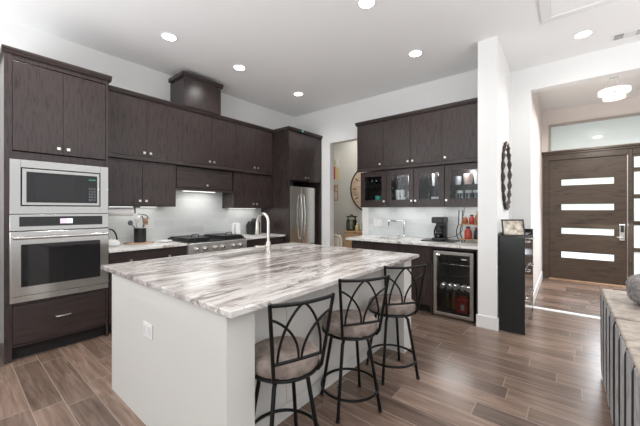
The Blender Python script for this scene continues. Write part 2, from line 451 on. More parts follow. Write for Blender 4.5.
tw = bpy.data.objects.new('window_2', None); COL.objects.link(tw); tw.location = (0.9, 7.45, 2.47); WL['window_2'] = (0.9, 7.45, 2.47); tw['kind'] = 'structure'; tw['label'] = 'wide transom window above the entry door'
build('window_frame', G().box(-0.245, 2.2, 7.42, 7.47, 2.955, 2.998).box(-0.245, -0.215, 7.42, 7.47, 2.472, 2.955).box(-0.215, 2.2, 7.42, 7.47, 2.472, 2.49), mat('transom_frame', (0.42, 0.38, 0.34), 0.5), tw)
build('pane', G().box(-0.214, 2.2, 7.448, 7.455, 2.491, 2.954), m_tran, tw)
struct('wall_front_jamb', G().box(-0.345, -0.2455, 7.45, 7.6, 2.471, 2.999), m_foy)

# ------------------------------------------------------------------ lamps
def downlight(x, y, label, k=1.0):
    t = thing('recessed_downlight', label, 'ceiling light', (x, y, H), 'recessed downlights')
    g = G(); g.torus((x, y, H - 0.005), 0.075, 0.006, seg=28, sec=6)
    build('trim_ring', g, m_trim, t, smooth=True)
    build('lens', G().lathe((x, y, H - 0.006), [(0.068, 0), (0.066, 0.005)], 24), m_em, t)
    l = bpy.data.lights.new('bulb', 'SPOT'); l.energy = DOWNLIGHT_W * k; l.spot_size = math.radians(150); l.spot_blend = 0.9; l.shadow_soft_size = 0.07; l.color = (1.0, 0.98, 0.95)
    o = bpy.data.objects.new('bulb', l); COL.objects.link(o); o.parent = t; o.location = (0, 0, -0.02)
    return t


downlight(-3.44, 1.57, 'lit recessed downlight nearest the oven, above the microwave cabinet side')
downlight(-3.44, 2.51, 'small lit recessed downlight right beside the top of the hood chimney')
downlight(-3.46, 3.70, 'lit recessed downlight in the corner above the refrigerator')
downlight(-1.44, 2.47, 'lit recessed downlight cut by the top edge, above the island')
downlight(-1.44, 3.65, 'lit recessed downlight in front of the bar wall cabinets')
downlight(0.15, 4.41, 'lit recessed downlight between the ceiling hatch and the foyer opening', 0.6)
downlight(-3.44, 0.45, 'lit recessed downlight over the aisle left of the oven tower')
downlight(-3.5, 5.2, 'added unseen downlight brightening the hall beyond the bar wall')  # unseen lamp, added to brighten the hall wall
downlight(-1.44, 1.2, 'lit recessed downlight over the near end of the island')

t = thing('foyer_ceiling_light', 'two tiered glowing white ring light in the foyer before the door', 'ceiling light', (0.54, 6.0, 2.93))
def ring(z0, z1, ro, ri):
    return G().lathe((0.54, 6.0, 0), [(ri, z0), (ro, z0), (ro, z1), (ri, z1), (ri, z0)], 40)
def openring(z0, z1, ro, ri):
    g = ring(z0, z1, ro, ri)
    bmesh.ops.delete(g.bm, geom=[f for f in g.bm.faces if len(f.verts) > 4], context='FACES'); bmesh.ops.remove_doubles(g.bm, verts=g.bm.verts, dist=1e-5); return g
build('upper_ring', openring(3.005, 3.055, 0.172, 0.105), m_ring, t, smooth=True)
build('lower_ring', openring(2.925, 2.968, 0.120, 0.075), m_ring, t, smooth=True)
build('canopy', G().lathe((0.54, 6.0, H - 0.045), [(0.05, 0), (0.05, 0.0445)], 28), m_chrome, t, smooth=True)
for k in range(3):
    a = k * 2 * PI / 3 + .5; c, s_ = math.cos(a), math.sin(a); g = G()
    g.cyl((0.54 + .04 * c, 6 + .04 * s_, H - .045), (0.54 + .14 * c, 6 + .14 * s_, 3.055), 0.004, 6); g.cyl((0.54 + .10 * c, 6 + .10 * s_, 2.965), (0.54 + .14 * c, 6 + .14 * s_, 3.01), 0.004, 6)
    build('suspension_rod', g, m_chrome, t)
l = bpy.data.lights.new('bulb', 'AREA'); l.shape = 'DISK'; l.size = 0.14; l.energy = FOYER_W; l.color = (1, 0.93, 0.86); l.spread = PI
o = bpy.data.objects.new('bulb', l); COL.objects.link(o); o.parent = t; o.location = (0, 0, -0.012)

# ceiling vent
t = thing('ceiling_vent', 'white ceiling air vent with dark slots near the foyer header', 'vent', (0.60, 4.72, H))
build('frame', G().box(0.40, 0.86, 4.65, 4.80, H - 0.008, H - 0.0005), m_trim, t, bevel=0.002)
build('dark_slot', G().box(0.425, 0.50, 4.668, 4.782, H - 0.011, H - 0.0085), m_key, t)
build('dark_slot', G().box(0.60, 0.83, 4.668, 4.782, H - 0.011, H - 0.0085), mat('vent_grey', (0.3, 0.3, 0.3), 0.6), t)
g = G()
for i in range(5): g.box(0.425, 0.83, 4.68 + i * .022, 4.684 + i * .022, H - 0.014, H - 0.0115)
build('louvre', g, m_trim, t)


# ------------------------------------------------------------------ cabinet pieces
def knob(par, p, n):
    """square polished knob at p pointing along n ('x' or 'y-')"""
    x, y, z = p; g = G()
    if n == 'x':
        g.cyl((x, y, z), (x + 0.014, y, z), 0.006, 10); g.box(x + 0.013, x + 0.026, y - 0.0135, y + 0.0135, z - 0.0135, z + 0.0135)
    else:
        g.cyl((x, y, z), (x, y - 0.014, z), 0.006, 10); g.box(x - 0.0135, x + 0.0135, y - 0.026, y - 0.013, z - 0.0135, z + 0.0135)
    return build('knob', g, m_knob, par, bevel=0.003)


def frame_yz(g, x0, x1, y0, y1, z0, z1, w):
    """rectangular ring in the yz plane"""
    g.box(x0, x1, y0, y0 + w, z0, z1); g.box(x0, x1, y1 - w, y1, z0, z1)
    g.box(x0, x1, y0 + w, y1 - w, z0, z0 + w); g.box(x0, x1, y0 + w, y1 - w, z1 - w, z1); return g


def frame_xz(g, x0, x1, y0, y1, z0, z1, w):
    g.box(x0, x0 + w, y0, y1, z0, z1); g.box(x1 - w, x1, y0, y1, z0, z1)
    g.box(x0 + w, x1 - w, y0, y1, z0, z0 + w); g.box(x0 + w, x1 - w, y0, y1, z1 - w, z1); return g


def crown_x(par, xf, y0, y1, z, lret=False, rret=False, xb=XW + .002):
    """stepped crown on a cabinet facing +x"""
    a = 0.028 if lret else 0; b = 0.028 if rret else 0
    g = G().prism([(xf + .0, z), (xf + .010, z + .004), (xf + .027, z + .036), (xf + .030, z + .052), (xb, z + .052), (xb, z)], 'y', y0 - a, y1 + b)
    return build('crown_moulding', g, m_cabh, par)


def wall_cab_x(name, label, y0, y1, z0, z1, xf, ndoor, crown=False, rail=True, group=None, cret=(0, 0)):
    t = thing(name, label, 'cabinet', (XW + 0.012, (y0 + y1) / 2, z0), group)
    e = 0.001
    build('carcass', G().box(XW + 0.012, xf - 0.021, y0 + e, y1 - e, z0, z1), m_cab, t)
    zb = z0 + (0.035 if rail else 0.02)
    w = (y1 - y0 - 0.03) / ndoor
    frame_ = frame_yz(G(), xf - 0.0205, xf - 0.004, y0 + e, y1 - e, z0, z1, 0.015); build('face_frame', frame_, m_cab, t)
    for i in range(ndoor):
        a = y0 + 0.0165 + i * w; b = a + w - 0.003
        d = build('door', G().box(xf - 0.0205, xf, a, b, zb, z1 - 0.018), m_cab, t, bevel=0.002)
        ky = b - 0.035 if i % 2 == 0 else a + 0.035
        if ndoor == 1: ky = (a + b) / 2
        knob(d, (xf, ky, zb + 0.05), 'x')
    if rail: build('light_rail', G().box(xf - 0.012, xf + 0.008, y0 + e, y1 - e, z0 - 0.012, z0 + 0.030), m_cabh, t, bevel=0.004)
    if crown: crown_x(t, xf, y0 + e, y1 - e, z1, *cret)
    return t


# oven tower
XO = -3.79
OY0, OY1 = 0.345, 1.090
t = thing('oven_tower_cabinet', 'tall dark brown cabinet housing the microwave and wall oven', 'cabinet', (-4.1, 0.72, 0))
g = G().box(XW + .002, XO, OY0 - .028, OY0 + 0.022, 0, 2.718); g.box(XW + .002, XO, OY1 - 0.022, OY1, 0, 2.718)
g.box(XW + .002, XW + .02, OY0 + .022, OY1 - .022, 0.12, 2.718)
for a, b in ((0.12, 0.14), (0.49, 0.515), (1.305, 1.320), (1.80, 1.865), (2.68, 2.718)): g.box(XW + .02, XO - .006, OY0 + .022, OY1 - .022, a, b)
build('carcass', g, m_cab, t)
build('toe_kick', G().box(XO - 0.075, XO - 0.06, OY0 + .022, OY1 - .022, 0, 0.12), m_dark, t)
crown_x(t, XO, OY0 - .016, OY1, 2.718, True, True)
for a, b, s_ in ((OY0 + .025, 0.7165, 1), (0.7185, OY1 - .025, -1)):
    d = build('door', G().box(XO - .022, XO + .002, a, b, 1.875, 2.668), m_cab, t, bevel=0.002)
    knob(d, (XO + .002, b - .035 if s_ > 0 else a + .035, 1.93), 'x')
d = build('drawer', G().box(XO - .022, XO + .002, OY0 + .025, OY1 - .025, 0.145, 0.487), m_cabh, t, bevel=0.002)
build('handle', G().tube([(XO + .002, 0.665, 0.33), (XO + .03, 0.665, 0.33), (XO + .034, 0.68, 0.33), (XO + .034, 0.755, 0.33), (XO + .03, 0.77, 0.33), (XO + .002, 0.77, 0.33)], 0.006, 8), m_knob, d, smooth=True)

# microwave with trim kit
MY0, MY1, MZ0, MZ1 = 0.350, 1.086, 1.308, 1.795
t = thing('built_in_microwave', 'stainless framed black built-in microwave above the wall oven', 'microwave', (-4.0, 0.72, 1.33))
build('trim_frame', frame_yz(G(), XO + .0025, XO + .018, MY0, MY1, MZ0, MZ1, 0.070), m_steel, t, bevel=0.002)
build('body', G().box(-4.25, XO + .0, MY0 + .075, MY1 - .075, 1.325, MZ1 - .075), m_blk, t)
IY0, IY1, IZ0, IZ1 = MY0 + .078, MY1 - .078, MZ0 + .078, MZ1 - .078
d = build('door', G().box(XO + .001, XO + .024, IY0, IY1, IZ0, IZ1), m_steel, t, bevel=0.004)
build('glass_front', G().box(XO + .0245, XO + .028, IY0 + .028, IY1 - .022, IZ0 + .026, IZ1 - .028), m_bglass, d, bevel=0.002)
build('window', G().box(XO + .0285, XO + .030, IY0 + .085, IY0 + .375, IZ0 + .055, IZ1 - .05), m_mwin, d)
p = build('control_panel', G().box(XO + .0285, XO + .030, IY1 - .105, IY1 - .026, IZ0 + .035, IZ1 - .06), m_bglass, t)
build('clock_display', G().box(XO + .0305, XO + .031, IY1 - .095, IY1 - .036, IZ1 - .075, IZ1 - .064), m_green, p)
g = G()
for r in range(5):
    for c in range(3): g.box(XO + .0305, XO + .031, IY1 - .095 + c * .021, IY1 - .079 + c * .021, IZ0 + .05 + r * .028, IZ0 + .068 + r * .028)
build('keypad', g, m_key, p)

# wall oven
t = thing('wall_oven', 'stainless single wall oven with dark window and bar handle', 'oven', (-4.0, 0.72, 0.52))
build('body', G().box(-4.35, XO + .0, MY0 + .03, MY1 - .03, 0.53, 1.295), m_blk, t)
p = build('control_panel', G().box(XO + .001, XO + .022, MY0, MY1, 1.158, 1.303), m_steel, t, bevel=0.002)
build('glass_strip', G().box(XO + .0225, XO + .025, MY0 + .06, MY1 - .055, 1.195, 1.283), m_bglass, p)
build('display', G().box(XO + .0255, XO + .0265, 0.69, 0.735, 1.215, 1.262), m_disp, p)
build('display', G().box(XO + .0255, XO + .0265, 0.737, 0.785, 1.215, 1.262), m_disp2, p)
d = build('door', G().box(XO + .001, XO + .030, MY0, MY1, 0.575, 1.150), m_steel, t, bevel=0.003)
build('window', G().box(XO + .0305, XO + .034, MY0 + .070, MY1 - .075, 0.655, 1.035), m_bglass, d, bevel=0.004)
g = G().cyl((XO + .075, MY0 + .02, 1.095), (XO + .075, MY1 - .02, 1.095), 0.014, 14)
for y in (MY0 + .06, MY1 - .06): g.cyl((XO + .028, y, 1.095), (XO + .075, y, 1.095), 0.010, 10)
build('handle', g, m_steel, d, smooth=True)
build('vent_trim', G().box(XO + .001, XO + .018, MY0, MY1, 0.518, 0.570), m_steel, t, bevel=0.002)

# ------------------------------------------------------------------ range wall uppers
ZT = 2.718
UG, LG = 'upper wall cabinets over the range run', 'lower wall cabinets over the range run'
wall_cab_x('upper_wall_cabinet', 'dark two-door upper cabinet next to the oven tower', 1.125, 2.045, 1.965, ZT, -4.07, 2, True, True, UG)
wall_cab_x('upper_wall_cabinet', 'dark two-door upper cabinet directly under the chimney box', 2.045, 2.90, 1.965, ZT, -4.07, 2, True, True, UG)
wall_cab_x('upper_wall_cabinet', 'dark two-door upper cabinet next to the refrigerator tower', 2.90, 3.699, 1.965, ZT, -4.07, 2, True, True, UG)
t_low = []
t_low.append(wall_cab_x('lower_wall_cabinet', 'dark two-door short cabinet hung above the paper towel roll', 1.125, 1.955, 1.385, 1.945, -4.085, 2, False, False, LG))
t_low.append(wall_cab_x('lower_wall_cabinet', 'dark two-door short cabinet right of the hood above the white kettle', 2.875, 3.699, 1.37, 1.945, -4.085, 2, False, False, LG))
t = thing('range_hood_cabinet', 'dark flap-front hood cabinet above the range', 'range hood', (XW + .012, 2.41, 1.62))
build('carcass', G().box(XW + 0.012, -4.12, 1.957, 2.873, 1.64, 1.945), m_cab, t)
d = build('flap_door', G().box(-4.1195, -4.10, 1.972, 2.858, 1.655, 1.925), m_cabh, t, bevel=0.002)
knob(d, (-4.10, 2.415, 1.70), 'x')
build('light_rail', G().box(-4.13, -4.095, 1.957, 2.873, 1.612, 1.6395), m_cabh, t, bevel=0.003)
build('filter_insert', G().box(XW + 0.04, -4.14, 2.0, 2.83, 1.618, 1.639), m_steel, t)
t_hood = t
t = thing('hood_chimney', 'dark wood chimney box standing above the range cabinets', 'range hood', (-4.2, 2.32, 2.77))
build('box', G().box(XW + .002, -4.02, 2.033, 2.60, 2.7705, 3.165), m_cab, t)
crown_x(t, -4.02, 2.033, 2.60, 3.165, True, True)

def added_strip(par, p, lx, ly, watts, m_e=[]):  # invented strip with its light, added to brighten the backsplash tiles
    if not m_e: m_e.append(mat('added_strip', (1, 1, 1), .5, emit=(1, .98, .95), estr=1.0))
    x, y, z = p
    build('added_glow_strip', G().box(x - lx / 2, x + lx / 2, y - ly / 2, y + ly / 2, z - .006, z), m_e[0], par)
    l = bpy.data.lights.new('strip_fill', 'AREA'); l.shape = 'RECTANGLE'; l.size = max(lx, .20); l.size_y = max(ly, .20); l.energy = watts; l.color = (1, .985, .96)
    o = bpy.data.objects.new('strip_fill', l); COL.objects.link(o); o.parent = par; o.location = Vector((x + (.09 if lx < .1 else 0), y - (.09 if ly < .1 else 0), z - .012)) - Vector(WL[par.name])


added_strip(t_hood, (-4.30, 2.415, 1.6175), .05, .5, 1.4)
for c_, yy, zz_ in ((t_low[0], 1.54, 1.3845), (t_low[1], 3.25, 1.3695)): added_strip(c_, (-4.36, yy, zz_), .02, .55, .63)
# ------------------------------------------------------------------ range wall bases and worktops
def base_cab_x(label, y0, y1, xf, n):
    t = thing('base_cabinet', label, 'cabinet', (-4.1, (y0 + y1) / 2, 0), 'base cabinets along the range wall')
    build('carcass', G().box(XW + .002, xf - .021, y0 + .001, y1 - .001, 0.10, 0.884), m_cab, t)
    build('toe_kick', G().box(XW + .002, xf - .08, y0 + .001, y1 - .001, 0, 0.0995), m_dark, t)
    w = (y1 - y0 - .01) / n
    for i in range(n):
        a = y0 + .0065 + i * w; b = a + w - .003
        d = build('drawer', G().box(xf - .0205, xf, a, b, 0.70, 0.865), m_cabh, t, bevel=0.002); knob(d, (xf, (a + b) / 2, 0.775), 'x')
        d = build('door', G().box(xf - .0205, xf, a, b, 0.11, 0.695), m_cab, t, bevel=0.002); knob(d, (xf, b - .04, 0.64), 'x')


base_cab_x('dark base cabinet between the oven tower and the range', 1.092, 1.948, -3.80, 2)
base_cab_x('dark base cabinet between the range and refrigerator tower', 2.876, 3.698, -3.80, 1)
tag(build('worktop', G().box(XW + .011, -3.765, 1.092, 1.95, 0.885, 0.915), m_marble, loc=(-4.1, 1.5, 0.885), bevel=0.003), 'pale speckled stone worktop left of the range', 'worktop')
tag(build('worktop', G().box(XW + .011, -3.765, 2.874, 3.698, 0.885, 0.915), m_marble, loc=(-4.1, 3.2, 0.885), bevel=0.003), 'pale speckled stone worktop right of the range', 'worktop')

# range
RY0, RY1 = 1.955, 2.869
t = thing('gas_range', 'wide stainless range with knobs and black cooktop against the tiled wall', 'range', (-4.05, 2.41, 0))
build('body', G().box(XW + .015, -3.79, RY0, RY1, 0.12, 0.905), m_satin, t)
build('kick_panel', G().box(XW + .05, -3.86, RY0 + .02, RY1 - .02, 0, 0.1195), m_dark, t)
build('cooktop', G().box(XW + .015, -3.77, RY0, RY1, 0.9055, 0.922), m_cast, t, bevel=0.003)
p = build('control_panel', G().box(-3.7895, -3.745, RY0, RY1, 0.765, 0.905), m_satin, t, bevel=0.006)
for y in (2.06, 2.18, 2.335, 2.445, 2.63, 2.745):
    k = build('knob', G().lathe((-3.745, y, 0.825), [(0.030, 0), (0.030, 0.006), (0.022, 0.008), (0.020, 0.045), (0.016, 0.05)], 18, 'x'), m_steelv, p, smooth=True)
d = build('oven_door', G().box(-3.7895, -3.755, RY0 + .004, RY1 - .004, 0.15, 0.755), m_steel, t, bevel=0.004)
build('window', G().box(-3.7545, -3.752, RY0 + .16, RY1 - .16, 0.30, 0.60), m_bglass, d)
g = G().cyl((-3.70, RY0 + .05, 0.70), (-3.70, RY1 - .05, 0.70), 0.013, 12)
for y in (RY0 + .09, RY1 - .09): g.cyl((-3.756, y, 0.70), (-3.70, y, 0.70), 0.01, 8)
build('handle', g, m_steel, d, smooth=True)
for i in range(3):
    a = RY0 + .015 + i * 0.297; b = a + 0.289; g = frame_yz(G(), 0, 0, 0, 0, 0, 0, 0) if False else G()
    for y in (a, b - .014): g.box(-4.36, -3.80, y, y + .014, 0.922, 0.948)
    for x in (-4.36, -4.09, -3.814): g.box(x, x + .014, a + .014, b - .014, 0.934, 0.948)
    for k in (1, 2): g.box(-4.36, -3.80, a + k * .092, a + k * .092 + .010, 0.936, 0.948)
    build('grate', g, m_cast, t)
for (a, b, lab) in ((1.985, 2.31, 'black cast iron griddle with loop handle on the left burners'), (2.50, 2.845, 'black cast iron griddle with loop handle on the right burners')):
    q = thing('griddle', lab, 'griddle', (-4.05, (a + b) / 2, 0.949), 'griddles on the range')
    build('plate', G().box(-4.32, -3.835, a, b, 0.949, 0.968), m_cast, q, bevel=0.004)
    m_ = (a + b) / 2 - .02
    build('handle', G().tube([(-3.90, m_ - .05, .968), (-3.90, m_ - .05, 1.0), (-3.90, m_ - .04, 1.008), (-3.90, m_ + .04, 1.008), (-3.90, m_ + .05, 1.0), (-3.90, m_ + .05, .968)], 0.006, 8), m_cast, q, smooth=True)

# ------------------------------------------------------------------ refrigerator tower
XF = -3.68
t = thing('refrigerator_tower_cabinet', 'tall dark cabinet surround enclosing the steel refrigerator', 'cabinet', (-4.04, 4.12, 0))
g = G().box(XW + .002, XF, 3.700, 3.725, 0, 2.718); g.box(XW + .002, XF, 4.565, 4.594, 0, 2.718)
build('side_panel', g, m_cab, t)
build('top_box', G().box(XW + .002, XF - .021, 3.726, 4.564, 1.86, 2.718), m_cab, t)
for a, b, s_ in ((3.728, 4.143, 1), (4.146, 4.562, -1)):
    d = build('door', G().box(XF - .0205, XF, a, b, 1.875, 2.68), m_cab, t, bevel=0.002)
    knob(d, (XF, b - .035 if s_ > 0 else a + .035, 1.925), 'x')
crown_x(t, XF, 3.700, 4.594, 2.718, True, False)
t = thing('refrigerator', 'stainless french door refrigerator recessed in the dark tower', 'refrigerator', (-4.1, 4.1, 0))
build('body', G().box(XW + .03, -3.84, 3.74, 4.50, 0.03, 1.765), m_key, t)
for a, b, s_ in ((3.74, 4.097, 1), (4.103, 4.50, -1)):
    d = build('door', G().box(-3.8395, -3.76, a, b, 0.70, 1.765), m_steelv, t, bevel=0.012)
    hy = 4.097 - .035 if s_ > 0 else 4.103 + .035
    pts = [(-3.76, hy, 0.82)] + [(-3.735 + .035 * math.sin(PI * k / 8), hy, 0.82 + k / 8 * 0.80) for k in range(9)] + [(-3.76, hy, 1.62)]
    build('handle', G().tube(pts, 0.012, 10), m_steelv, d, smooth=True)
d = build('freezer_drawer', G().box(-3.8395, -3.76, 3.74, 4.50, 0.08, 0.695), m_steelv, t, bevel=0.012)
build('handle', G().tube([(-3.76, 3.78, 0.62), (-3.72, 3.79, 0.62), (-3.705, 4.10, 0.62), (-3.72, 4.41, 0.62), (-3.76, 4.42, 0.62)], 0.012, 10), m_steelv, d, smooth=True)
build('logo_badge', G().lathe((-3.7598, 4.30, 1.35), [(0.012, 0), (0.011, 0.002)], 14, 'x'), m_key, d)
tag(build('cabinet_tag', G().box(XF + .031, XF + .036, 3.99, 4.03, 2.728, 2.766), m_tealg, loc=(XF + .037, 4.01, 2.722)), 'tiny teal tag on the crown of the refrigerator tower', 'tag')

# ------------------------------------------------------------------ bar wall
YU = 4.27
def bar_upper(x0, x1, nd, label):
    t = thing('bar_upper_cabinet', label, 'cabinet', ((x0 + x1) / 2, 4.44, 1.975), 'solid upper cabinets over the bar')
    build('carcass', G().box(x0 + .001, x1 - .001, YU + .021, YB - .002, 1.985, ZT), m_cab, t)
    build('face_frame', frame_xz(G(), x0 + .001, x1 - .001, YU + .004, YU + .0205, 1.985, ZT, 0.012), m_cab, t)
    w = (x1 - x0 - .02) / nd
    for i in range(nd):
        a = x0 + .0115 + i * w; b = a + w - .003
        d = build('door', G().box(a, b, YU, YU + .0205, 2.01, ZT - .014), m_cab, t, bevel=0.002)
        right = (nd == 1 and x0 < -2) or (nd == 2 and i == 0)
        knob(d, (b - .035 if right else a + .035, YU, 2.055), 'y')
    build('light_rail', G().box(x0 + .001, x1 - .001, YU - .008, YU + .02, 1.962, 2.005), m_cabh, t, bevel=0.004)
    build('crown_moulding', G().prism([(YU, ZT), (YU - .010, ZT + .004), (YU - .027, ZT + .036), (YU - .030, ZT + .052), (YB - .002, ZT + .052), (YB - .002, ZT)], 'x', x0 - (.02 if x0 < -2.6 else -.001), x1 - .001), m_cab, t)


bar_upper(-2.672, -2.20, 1, 'dark single-door bar upper cabinet nearest the hall opening')
bar_upper(-2.20, -1.315, 2, 'dark two-door bar upper cabinet in the middle of the bar wall')
bar_upper(-1.315, -0.79, 1, 'dark single-door bar upper cabinet against the white column')

YG = 4.285
def bar_glass(x0, x1, knob_right, label):
    t = thing('bar_glass_cabinet', label, 'cabinet', ((x0 + x1) / 2, 4.44, 1.385), 'glass-fronted cabinets over the bar')
    e = .001
    g = G().box(x0 + e, x0 + .018, YG + .022, YB - .012, 1.40, 1.955); g.box(x1 - .018, x1 - e, YG + .022, YB - .012, 1.40, 1.955)
    g.box(x0 + .018, x1 - .018, YG + .022, YB - .012, 1.40, 1.42); g.box(x0 + .018, x1 - .018, YG + .022, YB - .012, 1.935, 1.955); g.box(x0 + .018, x1 - .018, YB - .018, YB - .012, 1.42, 1.935)
    build('carcass', g, m_cab, t)
    build('shelf', G().box(x0 + .019, x1 - .019, YG + .04, YB - .019, 1.672, 1.680), m_glass, t)
    d = build('door', frame_xz(G(), x0 + .004, x1 - .004, YG, YG + .0215, 1.42, 1.945, 0.075), m_cab, t, bevel=0.002)
    build('pane', G().box(x0 + .0795, x1 - .0795, YG + .009, YG + .013, 1.4955, 1.8695), m_glass, d)
    knob(d, (x1 - .03 if knob_right else x0 + .03, YG, 1.475), 'y')
    build('light_rail', G().box(x0 + e, x1 - e, YG - .004, YG + .021, 1.382, 1.4185), m_cab, t, bevel=0.003)
    return t


GX = [(-2.615, -2.155, True), (-2.155, -1.715, True), (-1.715, -1.285, False), (-1.285, -0.79, False)]
for (a, b, kr), w in zip(GX, ('leftmost, beside the hall clock', 'second from the left', 'third from the left, above the coffee maker', 'rightmost, against the white column')):
    t = bar_glass(a, b, kr, 'dark glass-door bar cabinet, ' + w)
    added_strip(t, ((a + b) / 2, 4.52, 1.3995), .34, .02, .34)
    if a > -2.5:
        pk = build('added_puck', G().lathe(((a + b) / 2, 4.40, 1.926), [(.03, 0), (.03, .0085)], 18), m_trim, t)  # puck and its light are added to brighten the glassware
        l = bpy.data.lights.new('cabinet_fill', 'POINT'); l.energy = 2.6; l.shadow_soft_size = .03; o = bpy.data.objects.new('cabinet_fill', l); COL.objects.link(o); o.parent = t; o.location = (0, -.09, .51)


def cup(x, y, z, r, h, m, label, name='cup', cat='cup', group=None, handle=False):
    t = build(name, G().lathe((x, y, z), [(r * .72, 0), (r * .9, h * .25), (r, h * .7), (r, h), (r * .88, h), (r * .8, h * .3), (0.002, h * .12)], 16), m, loc=(x, y, z), smooth=True)
    tag(t, label, cat, group)
    if handle: build('handle', G().tube([(x + r * .9, y, z + h * .25), (x + r * 1.5, y, z + h * .35), (x + r * 1.5, y, z + h * .7), (x + r * .95, y, z + h * .8)], 0.005, 6), m, t, smooth=True)
    return t


def wineglass(x, y, z, r, h, label, group):
    t = build('wine_glass', G().lathe((x, y, z), [(r * .8, 0), (r * .75, .004), (.005, .008), (.004, h * .42), (r * .55, h * .5), (r, h * .72), (r * .85, h), (r * .8, h), (r * .92, h * .72), (.002, h * .5)], 16), m_ware, loc=(x, y, z), smooth=True)
    return tag(t, label, 'glass', group)


SB, ST_ = 1.4205, 1.6805
yb = 4.44
cup(-2.37, yb, SB, .055, .15, m_tealg, 'teal cup on the bottom shelf of the leftmost glass cabinet', handle=False)
cup(-2.26, yb + .02, SB, .05, .13, m_greyg, 'grey mug on the bottom shelf of the leftmost glass cabinet', 'mug', 'mug', handle=False)
cup(-2.235, yb - .07, SB, .035, .10, m_porc, 'small white cup in front of the grey mug in the leftmost glass cabinet')
for x in (-2.48, -2.40, -2.32): wineglass(x, yb, ST_, .033, .17, 'clear wine glass on the top shelf of the leftmost glass cabinet', 'wine glasses in the leftmost glass cabinet')
cup(-2.235, yb - .02, ST_, .022, .19, m_porc, 'tall white tumbler on the top shelf of the leftmost glass cabinet', 'tumbler', 'tumbler')
for x, s_ in ((-2.02, .0), (-1.93, .03)): cup(x, yb - s_, SB, .042, .12, m_porc, 'white cup at the bottom of the second glass cabinet', 'cup', 'cup', 'white cups at the bottom of the second glass cabinet')
for x, s_ in ((-2.03, 0), (-1.94, .03)): cup(x, yb - s_, SB + .121, .038, .11, m_porc, 'white cup stacked on another cup in the second glass cabinet', 'cup', 'cup', 'stacked white cups in the second glass cabinet')
for x in (-2.05, -1.98, -1.91): wineglass(x, yb, ST_, .030, .17, 'clear wine glass on the top shelf of the second glass cabinet', 'wine glasses in the second glass cabinet')
cup(-1.82, yb, ST_, .04, .18, m_porc, 'tall white pitcher on the top shelf of the second glass cabinet', 'pitcher', 'pitcher')
cup(-1.82, yb, SB, .045, .20, m_greyg, 'tall grey shaker at the bottom of the second glass cabinet', 'shaker', 'shaker')
for x in (-1.57, -1.48, -1.41): cup(x, yb, SB, .036, .075 if x < -1.5 else .11, m_porc, 'white cup at the bottom of the third glass cabinet', 'cup', 'cup', 'white cups at the bottom of the third glass cabinet')
cup(-1.47, yb - .02, ST_, .022, .18, m_porc, 'slim white bottle on the top shelf of the third glass cabinet', 'bottle', 'bottle')
for x in (-1.62, -1.55, -1.40): wineglass(x, yb, ST_, .030, .17, 'clear wine glass on the top shelf of the third glass cabinet', 'wine glasses in the third glass cabinet')
for x in (-1.58, -1.44): cup(x, yb + .09, SB, .035, .20, m_ware, 'tall clear tumbler behind the white cups in the third glass cabinet', 'tumbler', 'tumbler', 'clear tumblers in the third glass cabinet')
for x in (-1.16, -1.08, -1.0, -.92): cup(x, yb - .04, SB, .036, .15, m_ware, 'clear tumbler at the bottom of the rightmost glass cabinet', 'tumbler', 'tumbler', 'clear tumblers in the rightmost glass cabinet')
for x in (-1.14, -1.03, -.93): cup(x, yb + .06, SB, .045, .19, m_porc, 'white vase behind the clear tumblers in the rightmost glass cabinet', 'vase', 'vase', 'white vases in the rightmost glass cabinet')
cup(-1.02, yb, ST_, .06, .15, m_pink, 'blush bowl on the top shelf of the rightmost glass cabinet', 'bowl', 'bowl')
cup(-1.15, yb, ST_, .045, .12, m_greyg, 'grey bowl on the top shelf of the rightmost glass cabinet', 'bowl', 'bowl')
cup(-.91, yb, ST_, .04, .16, m_porc, 'white jug on the top shelf of the rightmost glass cabinet', 'jug', 'jug')

# bar base
YF = 3.915
def bar_base(x0, x1, nd, label):
    t = thing('bar_base_cabinet', label, 'cabinet', ((x0 + x1) / 2, 4.25, 0), 'base cabinets under the bar worktop')
    if nd == 2:   # sink base: hollow
        g = G().box(x0 + .001, x0 + .019, YF + .021, YB - .002, .10, .884); g.box(x1 - .019, x1 - .001, YF + .021, YB - .002, .10, .884); g.box(x0 + .019, x1 - .019, YF + .021, YB - .002, .10, .12); g.box(x0 + .019, x1 - .019, YF + .021, YF + .035, .82, .884)
    else: g = G().box(x0 + .001, x1 - .001, YF + .021, YB - .002, .10, .884)
    build('carcass', g, m_cab, t)
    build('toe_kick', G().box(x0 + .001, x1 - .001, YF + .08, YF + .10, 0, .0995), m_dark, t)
    w = (x1 - x0) / nd
    for i in range(nd): build('door', G().box(x0 + i * w + .003, x0 + (i + 1) * w - .003, YF, YF + .0205, .11, .865), m_cab, t, bevel=.002)


bar_base(-2.55, -1.775, 2, 'dark two-door bar sink base cabinet behind the island')
bar_base(-1.775, -1.345, 1, 'dark single-door bar base cabinet left of the wine cooler')
t = thing('cooler_niche', 'dark open niche panelling around the wine cooler', 'cabinet', (-1.07, 4.25, 0))
build('side_panel', G().box(-1.343, -1.322, YF, YB - .002, 0, .884), m_cab, t)
build('side_panel', G().box(-0.812, -0.788, YF, YB - .002, 0, .884), m_cab, t)
build('top_rail', G().box(-1.322, -0.812, YF, YF + .02, .850, .884), m_cab, t)
build('back_panel', G().box(-1.322, -0.812, YB - .02, YB - .002, 0, .884), m_dark, t)

